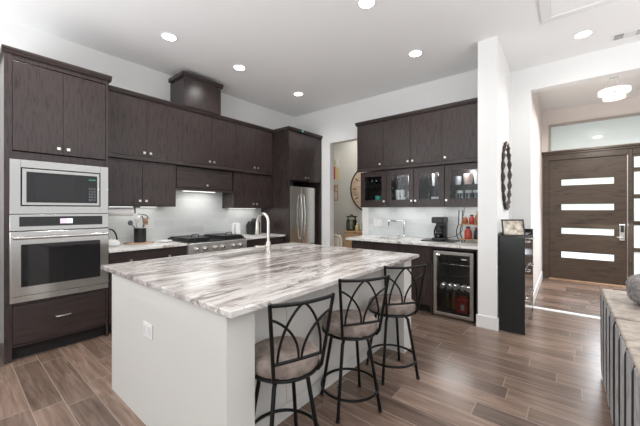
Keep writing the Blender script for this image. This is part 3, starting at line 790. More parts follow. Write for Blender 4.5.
SX0, SX1, SY0, SY1 = -2.25, -1.90, 4.08, 4.40
g = G().box(-2.62, SX0, 3.865, YB - .011, .885, .915); g.box(SX1, -.787, 3.865, YB - .011, .885, .915); g.box(SX0, SX1, 3.865, SY0, .885, .915); g.box(SX0, SX1, SY1, YB - .011, .885, .915)
tag(build('bar_worktop', g, m_marble, loc=(-1.7, 4.2, .885)), 'pale speckled stone worktop along the bar wall', 'worktop')
def basin(name, label, x0, x1, y0, y1, z0, m):
    g = G().box(x0, x1, y0, y1, z0, z0 + .006); g.box(x0, x0 + .006, y0, y1, z0 + .006, .884); g.box(x1 - .006, x1, y0, y1, z0 + .006, .884); g.box(x0 + .006, x1 - .006, y0, y0 + .006, z0 + .006, .884); g.box(x0 + .006, x1 - .006, y1 - .006, y1, z0 + .006, .884)
    t = thing(name, label, 'sink', ((x0 + x1) / 2, (y0 + y1) / 2, z0)); build('basin', g, m, t)
    build('drain', G().lathe(((x0 + x1) / 2, (y0 + y1) / 2, z0 + .006), [(.045, 0), (.04, .003)], 20), m_chrome, t, smooth=True)
basin('bar_sink', 'small stainless sink set in the bar worktop', SX0 - .003, SX1 + .003, SY0 - .003, SY1 + .003, .74, m_steel)
t = thing('bar_faucet', 'squared chrome bar faucet at the small sink by the tiled wall', 'faucet', (-1.95, 4.47, .915))
build('spout', G().tube([(-1.95, 4.49, .9155), (-1.95, 4.49, 1.155), (-1.955, 4.485, 1.165), (-2.16, 4.42, 1.165), (-2.17, 4.415, 1.155), (-2.17, 4.415, 1.05)], .013, 8), m_chrome, t, smooth=True)
build('base', G().lathe((-1.95, 4.49, .9153), [(.028, 0), (.028, .02), (.018, .03)], 18), m_chrome, t, smooth=True)
build('lever', G().lathe((-2.05, 4.49, .9153), [(.022, 0), (.022, .03), (.014, .04), (.014, .05)], 16).tube([(-2.05, 4.49, .955), (-2.05, 4.46, .975), (-2.05, 4.41, .985)], .007, 8), m_chrome, t, smooth=True)

# wine cooler
t = thing('wine_cooler', 'under-counter drinks cooler with steel framed smoked glass door', 'wine cooler', (-1.07, 4.2, 0))
CX0, CX1 = -1.312, -0.845
g = G().box(CX0, CX0 + .02, 3.965, 4.50, .02, .825); g.box(CX1 - .02, CX1, 3.965, 4.50, .02, .825); g.box(CX0 + .02, CX1 - .02, 3.965, 4.5, .02, .075); g.box(CX0 + .02, CX1 - .02, 3.965, 4.5, .79, .825); g.box(CX0 + .02, CX1 - .02, 4.48, 4.50, .075, .79)
build('cabinet', g, m_blk, t)
g = G()
for x in (CX0 + .05, CX1 - .05):
    for y in (4.0, 4.45): g.cyl((x, y, 0), (x, y, .02), .015, 10)
build('feet', g, m_blk, t)
d = build('door', frame_xz(G(), CX0, CX1, 3.925, 3.960, .02, .825, .040), m_steelv, t, bevel=.003)
build('glass', G().box(CX0 + .0405, CX1 - .0405, 3.938, 3.944, .0605, .7845), m_smoke, d)
build('brand_mark', G().box(CX1 - .135, CX1 - .08, 3.9365, 3.9378, .735, .745), m_porc, d)
build('hinge_clip', G().box(CX0 + .055, CX0 + .085, 3.915, 3.9248, .765, .80), m_chrome, d)
l = bpy.data.lights.new('cooler_fill', 'AREA'); l.shape = 'RECTANGLE'; l.size = .36; l.size_y = .05; l.energy = 4.0; o = bpy.data.objects.new('cooler_fill', l); COL.objects.link(o); o.parent = t; o.location = (-.008, -.20, .785); o.rotation_euler = (math.radians(-40), 0, 0)  # added light that brightens the cooler contents
for z in (.33, .52, .66):
    g = G()
    for k in range(9): g.cyl((CX0 + .03 + k * .05, 3.98, z), (CX0 + .03 + k * .05, 4.46, z), .003, 6)
    g.cyl((CX0 + .022, 3.985, z), (CX1 - .022, 3.985, z), .004, 6)
    build('wire_shelf', g, m_steel, t)
for i, x in enumerate((-1.225, -1.140, -1.070, -.985, -.918)):
    c = thing('drink_can', 'silver drink can lying end-on on the middle shelf of the cooler', 'can', (x, 4.0, .370), 'drink cans on the middle cooler shelf')
    build('body', G().lathe((x, 4.0, .370), [(.024, 0), (.032, .01), (.032, .11), (.026, .12)], 18, 'y'), m_alu, c, smooth=True)
    build('rim', G().torus((x, 3.999, .370), .024, .003, 'y', 18, 6), m_porc, c)
for x, y, la in ((-1.17, 4.05, 'dark green bottle standing at the bottom left of the cooler'), (-1.105, 4.10, 'amber bottle standing at the bottom centre of the cooler')):
    c = thing('bottle', la, 'bottle', (x, y, .076))
    build('glass', G().lathe((x, y, .0765), [(.030, 0), (.031, .01), (.031, .16), (.012, .215), (.012, .255)], 16), m_olive if x < -1.15 else m_amber, c, smooth=True)
    build('cap', G().lathe((x, y, .332), [(.014, 0), (.014, .015)], 12), m_alu, c)
t = thing('drink_carton', 'red carton standing at the bottom right inside the cooler', 'carton', (-.98, 4.03, .0765))
build('box', G().box(-1.045, -.925, 3.985, 4.07, .0765, .235), m_red, t)
build('handle_flap', G().prism([(-1.03, .2355), (-.94, .2355), (-.955, .275), (-1.015, .275)], 'y', 4.025, 4.03), m_red, t)
build('label_panel', G().box(-1.0, -.96, 3.983, 3.9845, .11, .18), m_porc, t)

# coffee maker on its mat
tag(build('black_mat', G().box(-1.56, -1.13, 4.14, 4.46, .9153, .928), m_blk, loc=(-1.35, 4.3, .9153), bevel=.004), 'flat black tray under the coffee maker', 'tray')
t = thing('coffee_maker', 'black drip coffee maker standing on a tray on the bar worktop', 'coffee maker', (-1.37, 4.32, .9285))
build('base', G().box(-1.43, -1.28, 4.20, 4.44, .9285, .962), m_blk, t, bevel=.008)
build('column', G().box(-1.425, -1.285, 4.36, 4.44, .9625, 1.16), m_blk, t, bevel=.006)
build('brew_head', G().box(-1.435, -1.275, 4.20, 4.44, 1.1605, 1.245), m_blk, t, bevel=.015)
c = build('carafe', G().lathe((-1.355, 4.275, .9625), [(.055, 0), (.068, .03), (.068, .09), (.05, .145), (.05, .16)], 22), m_smoke, t, smooth=True)
build('carafe_handle', G().tube([(-1.31, 4.25, 1.09), (-1.27, 4.235, 1.10), (-1.265, 4.235, 1.0), (-1.305, 4.25, .99)], .008, 8), m_blk, c, smooth=True)
build('coffee', G().lathe((-1.355, 4.275, .966), [(.052, 0), (.063, .03), (.063, .05)], 20), m_blk, c)
build('power_cord', G().tube([(-1.28, 4.42, .95), (-1.2, 4.5, .97), (-1.12, 4.53, 1.05), (-1.11, 4.55, 1.2), (-1.10, 4.57, 1.378)], .004, 6), m_blk, t, smooth=True)

# tiered stand
t = thing('tiered_stand', 'black iron two-tier stand with wooden shelves beside the white column', 'stand', (-.95, 4.35, .915))
g = G()
for x in (-1.10, -.815):
    s_ = -1 if x < -1 else 1
    for y in (4.26, 4.44):
        bow = .025 if s_ > 0 else .045
        g.tube([(x - s_ * 0.02, y, .945), (x + (.0 if s_ > 0 else -.005), y, .965), (x + s_ * bow * .45, y, 1.02), (x + s_ * bow * .45, y, 1.08), (x, y, 1.145), (x - s_ * .005, y, 1.19), (x - s_ * .01, y, 1.34)], .006, 8)
for (x, y) in ((-1.06, 4.28), (-.84, 4.28), (-1.06, 4.42), (-.84, 4.42)): g.cyl((x, y, .9155), (x, y, .9475), .008, 8)
build('iron_frame', g, m_iron, t, smooth=True)
build('shelf', G().box(-1.085, -.825, 4.25, 4.45, .948, .963), m_oak, t, bevel=.004)
build('shelf', G().box(-1.085, -.825, 4.25, 4.45, 1.145, 1.160), m_oak, t, bevel=.004)


def jar(x, y, z, r, h, m, cap, label, name='jar', cat='jar', group=None):
    t = thing(name, label, cat, (x, y, z), group)
    build('body', G().lathe((x, y, z), [(r * .9, 0), (r, .006), (r, h * .62), (r * .55, h * .80), (r * .5, h * .88)], 16), m, t, smooth=True)
    build('cap', G().lathe((x, y, z + h * .881), [(r * .6, 0), (r * .6, h * .12)], 14), cap, t, smooth=True)
    return t


jar(-.99, 4.31, .9635, .045, .16, m_redg, m_blk, 'red sauce bottle with black cap on the lower stand shelf', 'bottle', 'bottle')
jar(-.90, 4.37, .9635, .035, .15, m_blk, m_red, 'dark bottle with red cap beside the red sauce bottle', 'bottle', 'bottle')
jar(-1.05, 4.37, .9635, .025, .13, m_porc, m_porc, 'small white bottle left of the red sauce bottle', 'bottle', 'bottle')
jar(-1.03, 4.32, 1.1605, .038, .10, m_amber, m_alu, 'amber spice jar at the left of the top stand shelf')
jar(-.95, 4.32, 1.1605, .035, .12, m_redg, m_blk, 'reddish spice jar at the middle of the top stand shelf')
jar(-.875, 4.33, 1.1605, .036, .16, m_amber, m_oak, 'tall amber jar at the right of the top stand shelf')
t = thing('wall_switch', 'white double switch plate on the bar backsplash tiles', 'switch', (-2.455, 4.58, 1.12))
build('plate', G().box(-2.535, -2.375, 4.583, 4.5895, 1.06, 1.18), m_trim, t, bevel=.002)
for x in (-2.495, -2.415): build('rocker', G().box(x - .018, x + .018, 4.579, 4.5828, 1.085, 1.155), m_porc, t, bevel=.001)

# ------------------------------------------------------------------ island
IX0, IX1, IY0_, IY1_ = -2.65, -1.17, .785, 2.862
t = thing('kitchen_island', 'white painted island cabinet with open knee space on the stool side', 'island', (-1.9, 1.82, 0))
build('end_panel', G().box(IX0, IX1, IY0_, .944, 0, .8845), m_isl, t, bevel=.002)
build('end_panel', G().box(IX0, IX1, 2.69, IY1_, 0, .8845), m_isl, t, bevel=.002)
g = G().box(IX0 + .02, -1.415, .9445, 2.6895, .0, .70)
g.box(IX0 + .02, -2.76 + .02 if False else IX0 + .04, .9445, 2.6895, .70, .8845); g.box(-1.44, -1.415, .9445, 2.6895, .70, .8845); g.box(IX0 + .04, -1.44, .9445, 1.45, .70, .8845); g.box(IX0 + .04, -1.44, 2.50, 2.6895, .70, .8845)
build('cabinet_body', g, m_isl, t)
n = 4; w = (2.6895 - .9445) / n
for i in range(n):
    a = .9445 + i * w
    d = build('back_door', G().box(-1.4145, -1.397, a + .0015, a + w - .0015, .10, .875), m_isl, t, bevel=.002)
build('baseboard', G().box(-1.4145, -1.399, .9445, 2.6895, 0, .095), m_isl, t)
for i in range(4): build('aisle_door', G().box(IX0 - .0, IX0 + .0195, .9445 + i * w + .0015, .9445 + (i + 1) * w - .0015, .10, .875), m_isl, t, bevel=.002)
o = build('outlet', G().box(-2.056, -1.930, .778, .7845, .562, .650), m_trim, t, bevel=.002)
for x in (-2.025, -1.961): build('socket', G().box(x - .018, x + .018, .7755, .7778, .580, .632), m_porc, o, bevel=.001)

KX0, KX1, KY0, KY1 = -2.60, -2.355, 1.56, 2.48
SLX0, SLX1, SLY0, SLY1 = -2.806, -1.098, .757, 2.886
g = G()
xs = [SLX0, KX0, KX1, SLX1]; ys = [SLY0, KY0, KY1, SLY1]
for zq in (0, 1):
    pass
bmv = {}
for i, x in enumerate(xs):
    for j, y in enumerate(ys):
        for k, z in enumerate((.885, .915)): bmv[i, j, k] = g.bm.verts.new((x, y, z))
for i in range(3):
    for j in range(3):
        if (i, j) == (1, 1): continue
        g.bm.faces.new([bmv[i, j, 1], bmv[i + 1, j, 1], bmv[i + 1, j + 1, 1], bmv[i, j + 1, 1]]); g.bm.faces.new([bmv[i, j, 0], bmv[i, j + 1, 0], bmv[i + 1, j + 1, 0], bmv[i + 1, j, 0]])
for i in range(3):
    for j in (0, 3): g.bm.faces.new([bmv[i, j, 0], bmv[i + 1, j, 0], bmv[i + 1, j, 1], bmv[i, j, 1]]); g.bm.faces.new([bmv[j, i, 0], bmv[j, i + 1, 0], bmv[j, i + 1, 1], bmv[j, i, 1]])
for j in (1, 2): g.bm.faces.new([bmv[1, j, 0], bmv[2, j, 0], bmv[2, j, 1], bmv[1, j, 1]]); g.bm.faces.new([bmv[j, 1, 0], bmv[j, 2, 0], bmv[j, 2, 1], bmv[j, 1, 1]])
tag(build('island_worktop', g, m_stone, loc=(-1.95, 1.82, .885), bevel=.004), 'large veined white and grey stone worktop on the island', 'worktop')
basin('island_sink', 'stainless undermount sink in the island worktop behind the faucet', KX0 - .004, KX1 + .004, KY0 - .004, KY1 + .004, .705, m_satin)

t = thing('kitchen_faucet', 'brushed nickel gooseneck pull-down faucet standing on the island', 'faucet', (-2.315, 2.035, .915))
fx, fy = -2.315, 2.035
build('base', G().lathe((fx, fy, .9155), [(.030, 0), (.030, .008), (.025, .014), (.025, .10), (.019, .115)], 20), m_nick, t, smooth=True)
pts = [(fx, fy, 1.03), (fx, fy, 1.22)] + [(fx - .085 + .085 * math.cos(a), fy, 1.22 + .085 * math.sin(a)) for a in [PI * k / 10 for k in range(1, 10)]] + [(fx - .170, fy, 1.215)]
build('neck', G().tube(pts, .0145, 12), m_nick, t, smooth=True)
build('spray_head', G().tube([(fx - .170, fy, 1.216), (fx - .171, fy, 1.18), (fx - .174, fy, 1.10), (fx - .174, fy, 1.09)], [.0155, .018, .022, .019], 14), m_nick, t, smooth=True)
build('lever', G().tube([(fx, fy - .02, .98), (fx, fy - .045, .98)], .017, 14).tube([(fx, fy - .045, .98), (fx - .012, fy - .075, .984), (fx - .03, fy - .145, .99)], [.010, .008, .006], 10), m_nick, t, smooth=True)

# ------------------------------------------------------------------ bar stools (local: backrest towards +x)
t = thing('bar_stool', 'black metal bar stool nearest the camera, closest to the island corner', 'bar stool', (0, 0, 0), 'swivel stools along the island')
stool = t
g = G().lathe((0, 0, .53), [(.165, 0), (.185, .004), (.192, .03), (.182, .06), (.14, .078), (.05, .084), (.0, .084)], 32)
build('seat_cushion', g, m_suede, t, smooth=True)
g = G().torus((0, 0, .522), .186, .010, seg=40); g.lathe((0, 0, .505), [(.10, 0), (.10, .012)], 24)
build('seat_frame', g, m_iron, t, smooth=True)
build('swivel_plate', G().lathe((0, 0, .485), [(.085, 0), (.085, .02)], 20), m_iron, t)
for k in range(4):
    a = PI / 4 + k * PI / 2; c, s_ = math.cos(a), math.sin(a)
    l_ = build('leg', G().tube([(.05 * c, .05 * s_, .492), (.105 * c, .105 * s_, .488), (.135 * c, .135 * s_, .46), (.175 * c, .175 * s_, .24), (.213 * c, .213 * s_, .02), (.215 * c, .215 * s_, .008)], .0115, 10), m_iron, t, smooth=True)
    build('foot_glide', G().lathe((.216 * c, .216 * s_, 0), [(.013, 0), (.0145, .004), (.0135, .016)], 12), m_blk, l_, smooth=True)
build('foot_ring', G().torus((0, 0, .135), .196, .009, seg=44), m_iron, t, smooth=True)


def bk(y, z):   # point on the raked, slightly dished back plane
    f = (z - .53) / .38
    return (.165 + .055 * f - .25 * (y * y) * 1.0 + .012, y, z)


for s_ in (-1, 1):
    build('back_upright', G().tube([(.150, s_ * .125, .522)] + [bk(s_ * (.132 + .039 * q / 8), .56 + .365 * q / 8) for q in range(9)], .0095, 10), m_iron, t, smooth=True)
g = G().tube([bk(-.172 + .344 * q / 10, .915 - .010 * math.sin(PI * q / 10)) for q in range(11)], .0095, 10)
build('top_rail', g, m_iron, t, smooth=True)
g = G().tube([bk(-.136 + .272 * q / 8, .622 - .0) for q in range(9)], .0085, 10)
build('lower_rail', g, m_iron, t, smooth=True)
g = G()
for s_ in (-1, 1):
    AA = math.radians(62)
    # gothic arch rib: from the lower rail near the upright to the middle of the top rail
    g.tube([bk(s_ * (.118 - .116 * (1 - math.cos(AA * q / 10)) / (1 - math.cos(AA))), .622 + .286 * math.sin(AA * q / 10) / math.sin(AA)) for q in range(11)], .0065, 8)
    # quarter rib: from the upright near its top down to the middle of the lower rail
    g.tube([bk(s_ * (.008 + .152 * (1 - math.cos(AA * q / 10)) / (1 - math.cos(AA))), .622 + .225 * math.sin(AA * q / 10) / math.sin(AA)) for q in range(11)], .0065, 8)
build('back_arches', g, m_iron, t, smooth=True)
copy_tree(stool, (-1.168, 1.772, 0), math.radians(-32), 'black metal bar stool in the middle of the three at the island')
copy_tree(stool, (-1.125, 2.335, 0), math.radians(-37), 'black metal bar stool farthest from the camera, nearest the wine cooler')
stool.location = (-1.183, 1.150, 0); stool.rotation_euler = (0, 0, math.radians(-20))

# ------------------------------------------------------------------ things on the range worktops
t = thing('paper_towel_holder', 'black under-cabinet paper towel bracket', 'holder', (-4.16, 1.26, 1.384))
g = G().box(-4.18, -4.14, 1.468, 1.482, 1.30, 1.3845); g.box(-4.19, -4.13, 1.468, 1.53, 1.372, 1.3845); g.cyl((-4.16, 1.13, 1.318), (-4.16, 1.475, 1.318), .008, 10)
build('bracket', g, m_blk, t)
tag(build('paper_towel_roll', G().lathe((-4.16, 1.145, 1.318), [(.012, 0), (.050, 0), (.050, .31), (.012, .31)], 28, 'y'), m_paper, loc=(-4.16, 1.26, 1.318), smooth=True), 'white paper towel roll hanging under the cabinet by the oven', 'paper towel')
tag(build('cutting_board', G().box(-4.37, -4.13, 1.42, 1.70, .9153, .928), m_board, loc=(-4.25, 1.56, .9153), bevel=.004), 'brown wooden board under the black utensil crock', 'board')
t = thing('utensil_crock', 'black utensil crock standing on the wooden board', 'crock', (-4.26, 1.575, .9285))
build('pot', G().lathe((-4.26, 1.575, .9285), [(.068, 0), (.070, .01), (.070, .185), (.064, .185), (.062, .02), (.002, .018)], 26), m_blk, t, smooth=True)
build('rim', G().torus((-4.26, 1.575, 1.114), .068, .004, seg=28, sec=6), m_alu, t, smooth=True)


def utensil(name, label, g, m):
    o = build(name, g, m, loc=(-4.26, 1.575, .95), smooth=True); return tag(o, label, name.replace('_', ' '))


cx, cy = -4.26, 1.575
g = G().cyl((cx + .01, cy - .02, .96), (cx + .015, cy - .045, 1.16), .006, 8)
for k in range(4):
    a = k * PI / 4
    g.tube([(cx + .015, cy - .045, 1.16), (cx + .015 + .03 * math.cos(a), cy - .03 + .03 * math.sin(a), 1.22), (cx + .02, cy + .0, 1.285), (cx + .015 - .03 * math.cos(a), cy - .035 - .03 * math.sin(a), 1.22), (cx + .016, cy - .044, 1.16)], .0022, 6)
utensil('whisk', 'steel wire whisk standing in the black crock', g, m_chrome)
g = G().tube([(cx - .01, cy + .02, .96), (cx - .005, cy + .045, 1.17), (cx, cy + .03, 1.25), (cx, cy - .02, 1.29), (cx + .0, cy + .075, 1.275), (cx, cy + .10, 1.235), (cx, cy + .08, 1.20)], .008, 8)
utensil('tongs', 'dark curved tongs arching over the black crock', g, m_key)
g = G().tube([(cx, cy - .03, .96), (cx + .01, cy - .075, 1.13), (cx + .01, cy - .10, 1.16)], .006, 8).blob((cx + .01, cy - .115, 1.18), (.012, .03, .035), 2)
utensil('serving_spoon', 'dark serving spoon leaning left out of the crock', g, m_key)
g = G().tube([(cx + .02, cy + .02, .96), (cx + .025, cy + .05, 1.15)], .006, 8).box(cx + .018, cx + .03, cy + .03, cy + .085, 1.15, 1.24)
utensil('spatula', 'wooden spatula leaning right out of the crock', g, m_board)
t = thing('tea_kettle', 'white squat kettle with black handle beside the oven tower', 'kettle', (-4.17, 1.222, .9155))
build('body', G().lathe((-4.17, 1.222, .9155), [(.085, 0), (.10, .02), (.095, .045), (.07, .07), (.04, .08), (.012, .082), (.012, .10)], 26), m_porc, t, smooth=True)
build('handle', G().tube([(-4.17, 1.215 + .075 * math.cos(a), .975 + .14 * math.sin(a)) for a in [PI * k / 12 for k in range(13)]], .009, 10), m_blk, t, smooth=True)
build('spout', G().tube([(-4.12, 1.16, .95), (-4.07, 1.13, .98), (-4.055, 1.12, 1.01)], [.02, .014, .01], 10), m_porc, t, smooth=True)
tag(build('spoon_rest', G().lathe((-4.15, 1.84, .9155), [(.05, 0), (.085, .008), (.09, .022), (.085, .022), (.05, .012), (.002, .010)], 24), m_porc, loc=(-4.15, 1.84, .9155), smooth=True), 'small pale dish on the worktop just left of the range', 'dish')
t = thing('electric_kettle', 'white electric kettle on the worktop just right of the range', 'kettle', (-4.2, 3.0, .9155))
build('base', G().lathe((-4.2, 3.0, .9155), [(.078, 0), (.078, .018), (.07, .022)], 24), m_blk, t, smooth=True)
build('body', G().lathe((-4.2, 3.0, .938), [(.074, 0), (.076, .02), (.062, .175), (.05, .19), (.01, .195), (.01, .205)], 26), m_porc, t, smooth=True)
build('handle', G().tube([(-4.15, 2.955, 1.115), (-4.12, 2.92, 1.11), (-4.105, 2.905, 1.06), (-4.11, 2.91, .99), (-4.145, 2.95, .96)], .010, 10), m_greyg, t, smooth=True)
t = thing('knife_block', 'black knife block in the worktop corner behind the faucet', 'knife block', (-4.22, 3.36, .9155))
build('block', G().prism([(-4.32, .9155), (-4.16, .9155), (-4.18, 1.08), (-4.27, 1.15), (-4.34, 1.07)], 'y', 3.30, 3.42), m_blk, t, bevel=.004)
g = G()
for i in range(4): g.cyl((-4.225, 3.32 + i * .027, 1.10), (-4.185, 3.32 + i * .027, 1.19), .009, 8)
build('knife_handles', g, m_blk, t)
t = thing('oil_bottle', 'dark bottle beside the knife block against the tower', 'bottle', (-4.25, 3.5, .9155))
build('glass', G().lathe((-4.25, 3.5, .9155), [(.035, 0), (.035, .18), (.014, .235), (.014, .28)], 16), m_olive, t, smooth=True)
build('cap', G().lathe((-4.25, 3.5, 1.196), [(.016, 0), (.016, .02)], 12), m_blk, t)

# ------------------------------------------------------------------ hall beyond the bar
t = thing('hall_sideboard', 'oak sideboard in the hall just behind the bar worktop end', 'sideboard', (-3.1, 5.05, 0))
build('top', G().box(-3.36, -2.66, 4.85, 5.25, .905, .94), m_oak, t, bevel=.003)
build('carcass', G().box(-3.345, -2.68, 4.87, 5.24, .10, .9045), m_oak, t)
for x in (-3.33, -2.73):
    for y in (4.88, 5.20): build('leg', G().box(x, x + .035, y, y + .035, 0, .0995), m_oak, t)
for a, b in ((-3.34, -3.015), (-3.01, -2.685)): build('door', G().box(a, b, 4.852, 4.8695, .12, .89), m_oak, t, bevel=.003)
t = thing('glass_canister', 'round glass canister with black lid and dark contents on hall sideboard', 'canister', (-3.27, 4.98, .9405))
build('jar', G().lathe((-3.24, 4.98, .9405), [(.085, 0), (.105, .02), (.105, .17), (.08, .24), (.08, .26)], 24), m_glass, t, smooth=True)
build('contents', G().lathe((-3.24, 4.98, .948), [(.075, 0), (.096, .02), (.096, .14), (.07, .20)], 20), m_olive, t, smooth=True)
build('lid', G().lathe((-3.24, 4.98, 1.201), [(.11, 0), (.11, .02), (.03, .028), (.03, .05)], 24), m_blk, t, smooth=True)
jar(-3.08, 4.94, .9405, .04, .15, m_yel, m_alu, 'yellowish jar right of the canister on the hall sideboard')
jar(-3.00, 5.03, .9405, .035, .22, m_olive, m_blk, 'tall dark olive bottle at the tiled corner on hall sideboard', 'bottle', 'bottle')
jar(-2.93, 4.93, .9405, .035, .25, m_blk, m_alu, 'black bottle with silver cap at right of hall sideboard', 'bottle', 'bottle')
t = thing('wall_clock', 'large round wooden clock with thin dark rim on the hall wall', 'clock', (-3.20, 5.69, 1.80))
build('face', G().lathe((-3.20, 5.670, 1.80), [(.50, 0), (.50, .028)], 48, 'y'), m_clockf, t)
build('rim', G().torus((-3.20, 5.672, 1.80), .51, .016, 'y', 56, 8), m_iron, t, smooth=True)
g = G()
for k in range(12):
    a = k * PI / 6; g.tube([(-3.2 + .36 * math.cos(a), 5.666, 1.8 + .36 * math.sin(a)), (-3.2 + .45 * math.cos(a), 5.666, 1.8 + .45 * math.sin(a))], .010, 4)
build('hour_marks', g, m_iron, t)
build('hands', G().tube([(-3.2, 5.662, 1.8), (-3.02, 5.662, 1.9)], .008, 6).tube([(-3.2, 5.660, 1.8), (-3.2, 5.660, 2.12)], .006, 6), m_iron, t)
for (z0, z1, x0, x1, lab, seed) in ((2.02, 2.58, -4.25, -4.02, 'bright red and yellow bottle art plaque on the hall wall', 1), (1.55, 1.92, -4.24, -4.08, 'smaller muted art plaque below the bright one on the hall wall', 2)):
    q = thing('wall_plaque', lab, 'wall art', ((x0 + x1) / 2, 5.695, z0))
    xm = (x0 + x1) / 2; hz = z1 - z0
    build('backing', G().box(x0, x1, 5.686, 5.6995, z0, z1), m_cream if seed == 1 else m_board, q)
    build('bottle_print', G().box(x0 + .015, xm - .01, 5.682, 5.6855, z0 + .03, z0 + hz * .58), m_red if seed == 1 else m_pink, q)
    build('bottle_print', G().box(xm + .01, x1 - .015, 5.682, 5.6855, z0 + .03, z0 + hz * .52), m_yel if seed == 1 else m_cream, q)
    build('leaf_print', G().prism([(x0 + .03, z0 + hz * .64), (xm - .01, z0 + hz * .60), (xm, z0 + hz * .80), (x0 + .07, z0 + hz * .92)], 'y', 5.682, 5.6855), m_grn if seed == 1 else m_oak, q)
    build('leaf_print', G().prism([(xm + .02, z0 + hz * .58), (x1 - .02, z0 + hz * .66), (x1 - .04, z0 + hz * .95), (xm + .03, z0 + hz * .84)], 'y', 5.682, 5.6855), m_porc if seed == 1 else m_cream, q)
t = thing('dining_chair', 'cream upholstered chair seen through the hall opening', 'chair', (-3.62, 5.02, 0))
build('seat', G().box(-3.83, -3.42, 4.86, 5.25, .42, .49), m_cream, t, bevel=.02)
build('backrest', G().tube([(-3.42, 4.88, .50), (-3.40, 4.87, .74), (-3.43, 4.86, .82), (-3.62, 4.84, .845), (-3.80, 4.86, .82), (-3.84, 4.87, .74), (-3.83, 4.88, .50)], .025, 10).box(-3.80, -3.44, 4.85, 4.88, .58, .82), m_cream, t, smooth=True)
for x in (-3.81, -3.47):
    for y in (4.88, 5.20): build('leg', G().cyl((x + .015, y + .015, 0), (x + .015, y + .015, .42), .014, 10, .018), m_oak, t)

# ------------------------------------------------------------------ shoe cabinet, mirror, frame
t = thing('shoe_cabinet', 'tall narrow glossy black cabinet standing against the white column', 'cabinet', (-.46, 4.4, 0))
SXF = -.335
g = G().box(-.574, SXF, 3.895, 3.915, 0, 1.05); g.box(-.574, SXF, 4.915, 4.935, 0, 1.05); g.box(-.574, SXF - .022, 3.915, 4.915, 0.02, .04); g.box(-.574, SXF - .022, 3.915, 4.915, 1.03, 1.05); g.box(-.574, -.566, 3.915, 4.915, .04, 1.03)
build('carcass', g, m_shoe, t, bevel=.002)
build('top_ledge', G().box(-.574, -.555, 3.895, 4.935, 1.0505, 1.09).box(-.555, SXF, 4.90, 4.935, 1.0505, 1.09), m_shoe, t)
m_shine = mat('mirrored_panel', (0.30, 0.31, 0.31), 0.12, 0.9)
for i in range(2):
    for j in range(3):
        a = 3.917 + i * .4985; z = .042 + j * .329
        d = build('door', G().box(SXF - .021, SXF - .002, a, a + .496, z, z + .325), m_shine, t, bevel=.004)
        build('handle', G().tube([(SXF, a + .19, z + .28), (SXF + .022, a + .19, z + .28), (SXF + .022, a + .32, z + .28), (SXF, a + .32, z + .28)], .005, 8), m_chrome, d, smooth=True)
t = thing('picture_frame', 'black framed collage photo leaning on top of the black cabinet', 'picture frame', (-.46, 4.02, 1.051))
def leaned(g):
    # tip backwards about its lower edge, then turn
    M = Matrix.Translation((-.445, 4.02, 1.0525)) @ Matrix.Rotation(math.radians(28), 4, 'Z') @ Matrix.Rotation(math.radians(-16), 4, 'X')
    bmesh.ops.transform(g.bm, matrix=M, verts=g.bm.verts); return g
build('frame', leaned(frame_xz(G(), -.115, .115, 0, .014, 0, .19, .014)), m_blk, t)
build('print', leaned(G().box(-.1005, .1005, .006, .011, .0145, .1755)), m_pic, t)
build('stand', leaned(G().prism([(.0145, .012), (.05, .012), (.0145, .14)], 'x', -.02, .02)), m_blk, t)
t = thing('oval_mirror', 'oval mirror in a dark ornate carved frame on the column side wall', 'mirror', (-.588, 4.43, 1.77))
build('glass', G().lathe((-.588, 4.43, 1.77), [(.36, 0), (.36, .012)], 40, 'x'), m_mirror, t)
mo = bpy.data.objects[-1] if False else None
gl_ = [o for o in COL.objects if o.parent == t][0]
for v in gl_.data.vertices: v.co.y *= .70; v.co.z *= 1.02
g = G()
pts = [(-.575, 4.43 + .285 * math.cos(a), 1.77 + .40 * math.sin(a)) for a in [k * 2 * PI / 72 for k in range(72)]]
g.tube(pts, [.020 + .009 * math.sin(k * 2 * PI / 72 * 18) for k in range(72)], 8, True)
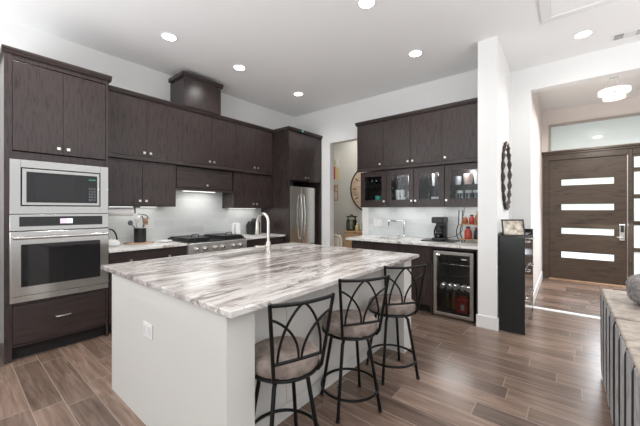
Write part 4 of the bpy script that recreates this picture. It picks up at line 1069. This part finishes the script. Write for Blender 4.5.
for k in range(40):
    a = k * 2 * PI / 40; g.blob((-.568, 4.43 + .295 * math.cos(a), 1.77 + .415 * math.sin(a)), (.012, .020, .020), 2)
build('carved_frame', g, mat('pewter_frame', (0.075, 0.062, 0.055), 0.45, 0.4), t, smooth=True)

# ------------------------------------------------------------------ sofa
t = thing('sofa', 'grey velvet sofa with channelled back turned towards the kitchen', 'sofa', (.75, 2.1, 0))
SX = .225
secs = [(2.532, 3.375), (1.667, 2.498), (.785, 1.633)]
for (a, b) in secs:
    # outer back: vertical channels with rounded fronts
    g = G(); n = 4; w = (b - a) / n
    for i in range(n):
        y0, y1 = a + i * w + .007, a + (i + 1) * w - .007
        g.prism([(SX + .045, y0), (SX + .026, y0 + .004), (SX + .010, y0 + .016), (SX, y0 + .038), (SX, y1 - .038), (SX + .010, y1 - .016), (SX + .026, y1 - .004), (SX + .045, y1), (SX + .06, y1), (SX + .06, y0)], 'z', .03, .678)
    build('back_channels', g, m_sofa, t)
    for i in range(n + 1):
        yy = min(max(a + i * w, a + .009), b - .009)
        build('piping', G().tube([(SX + .006, yy, .035), (SX + .003, yy, .30), (SX + .003, yy, .64), (SX + .012, yy, .676)], .0055, 8), m_cord, t, smooth=True)
    build('back_cushion', G().box(SX + .0605, SX + .33, a, b, .38, .68).box(SX + .002, SX + .33, a + .006, b - .006, .6805, .706), m_sofat, t, bevel=.016, seg=3)
    build('seat_cushion', G().box(SX + .335, SX + .98, a + .003, b - .003, .24, .43), m_sofat, t, bevel=.03, seg=3)
build('base', G().box(SX + .0605, SX + .98, .785, 3.375, .05, .235), m_sofa, t)
g = G()
for x in (SX + .12, SX + .90):
    for y in (.85, 3.30): g.cyl((x, y, 0), (x, y, .0495), .025, 10)
build('feet', g, m_blk, t)
tag(build('throw_pillow', G().blob((SX + .215, 2.93, .812), (.115, .15, .105), 4, .05, 5, .8), m_fuzz, loc=(SX + .215, 2.93, .707), smooth=True), 'fuzzy grey plush pillow on the sofa at the right edge', 'pillow')
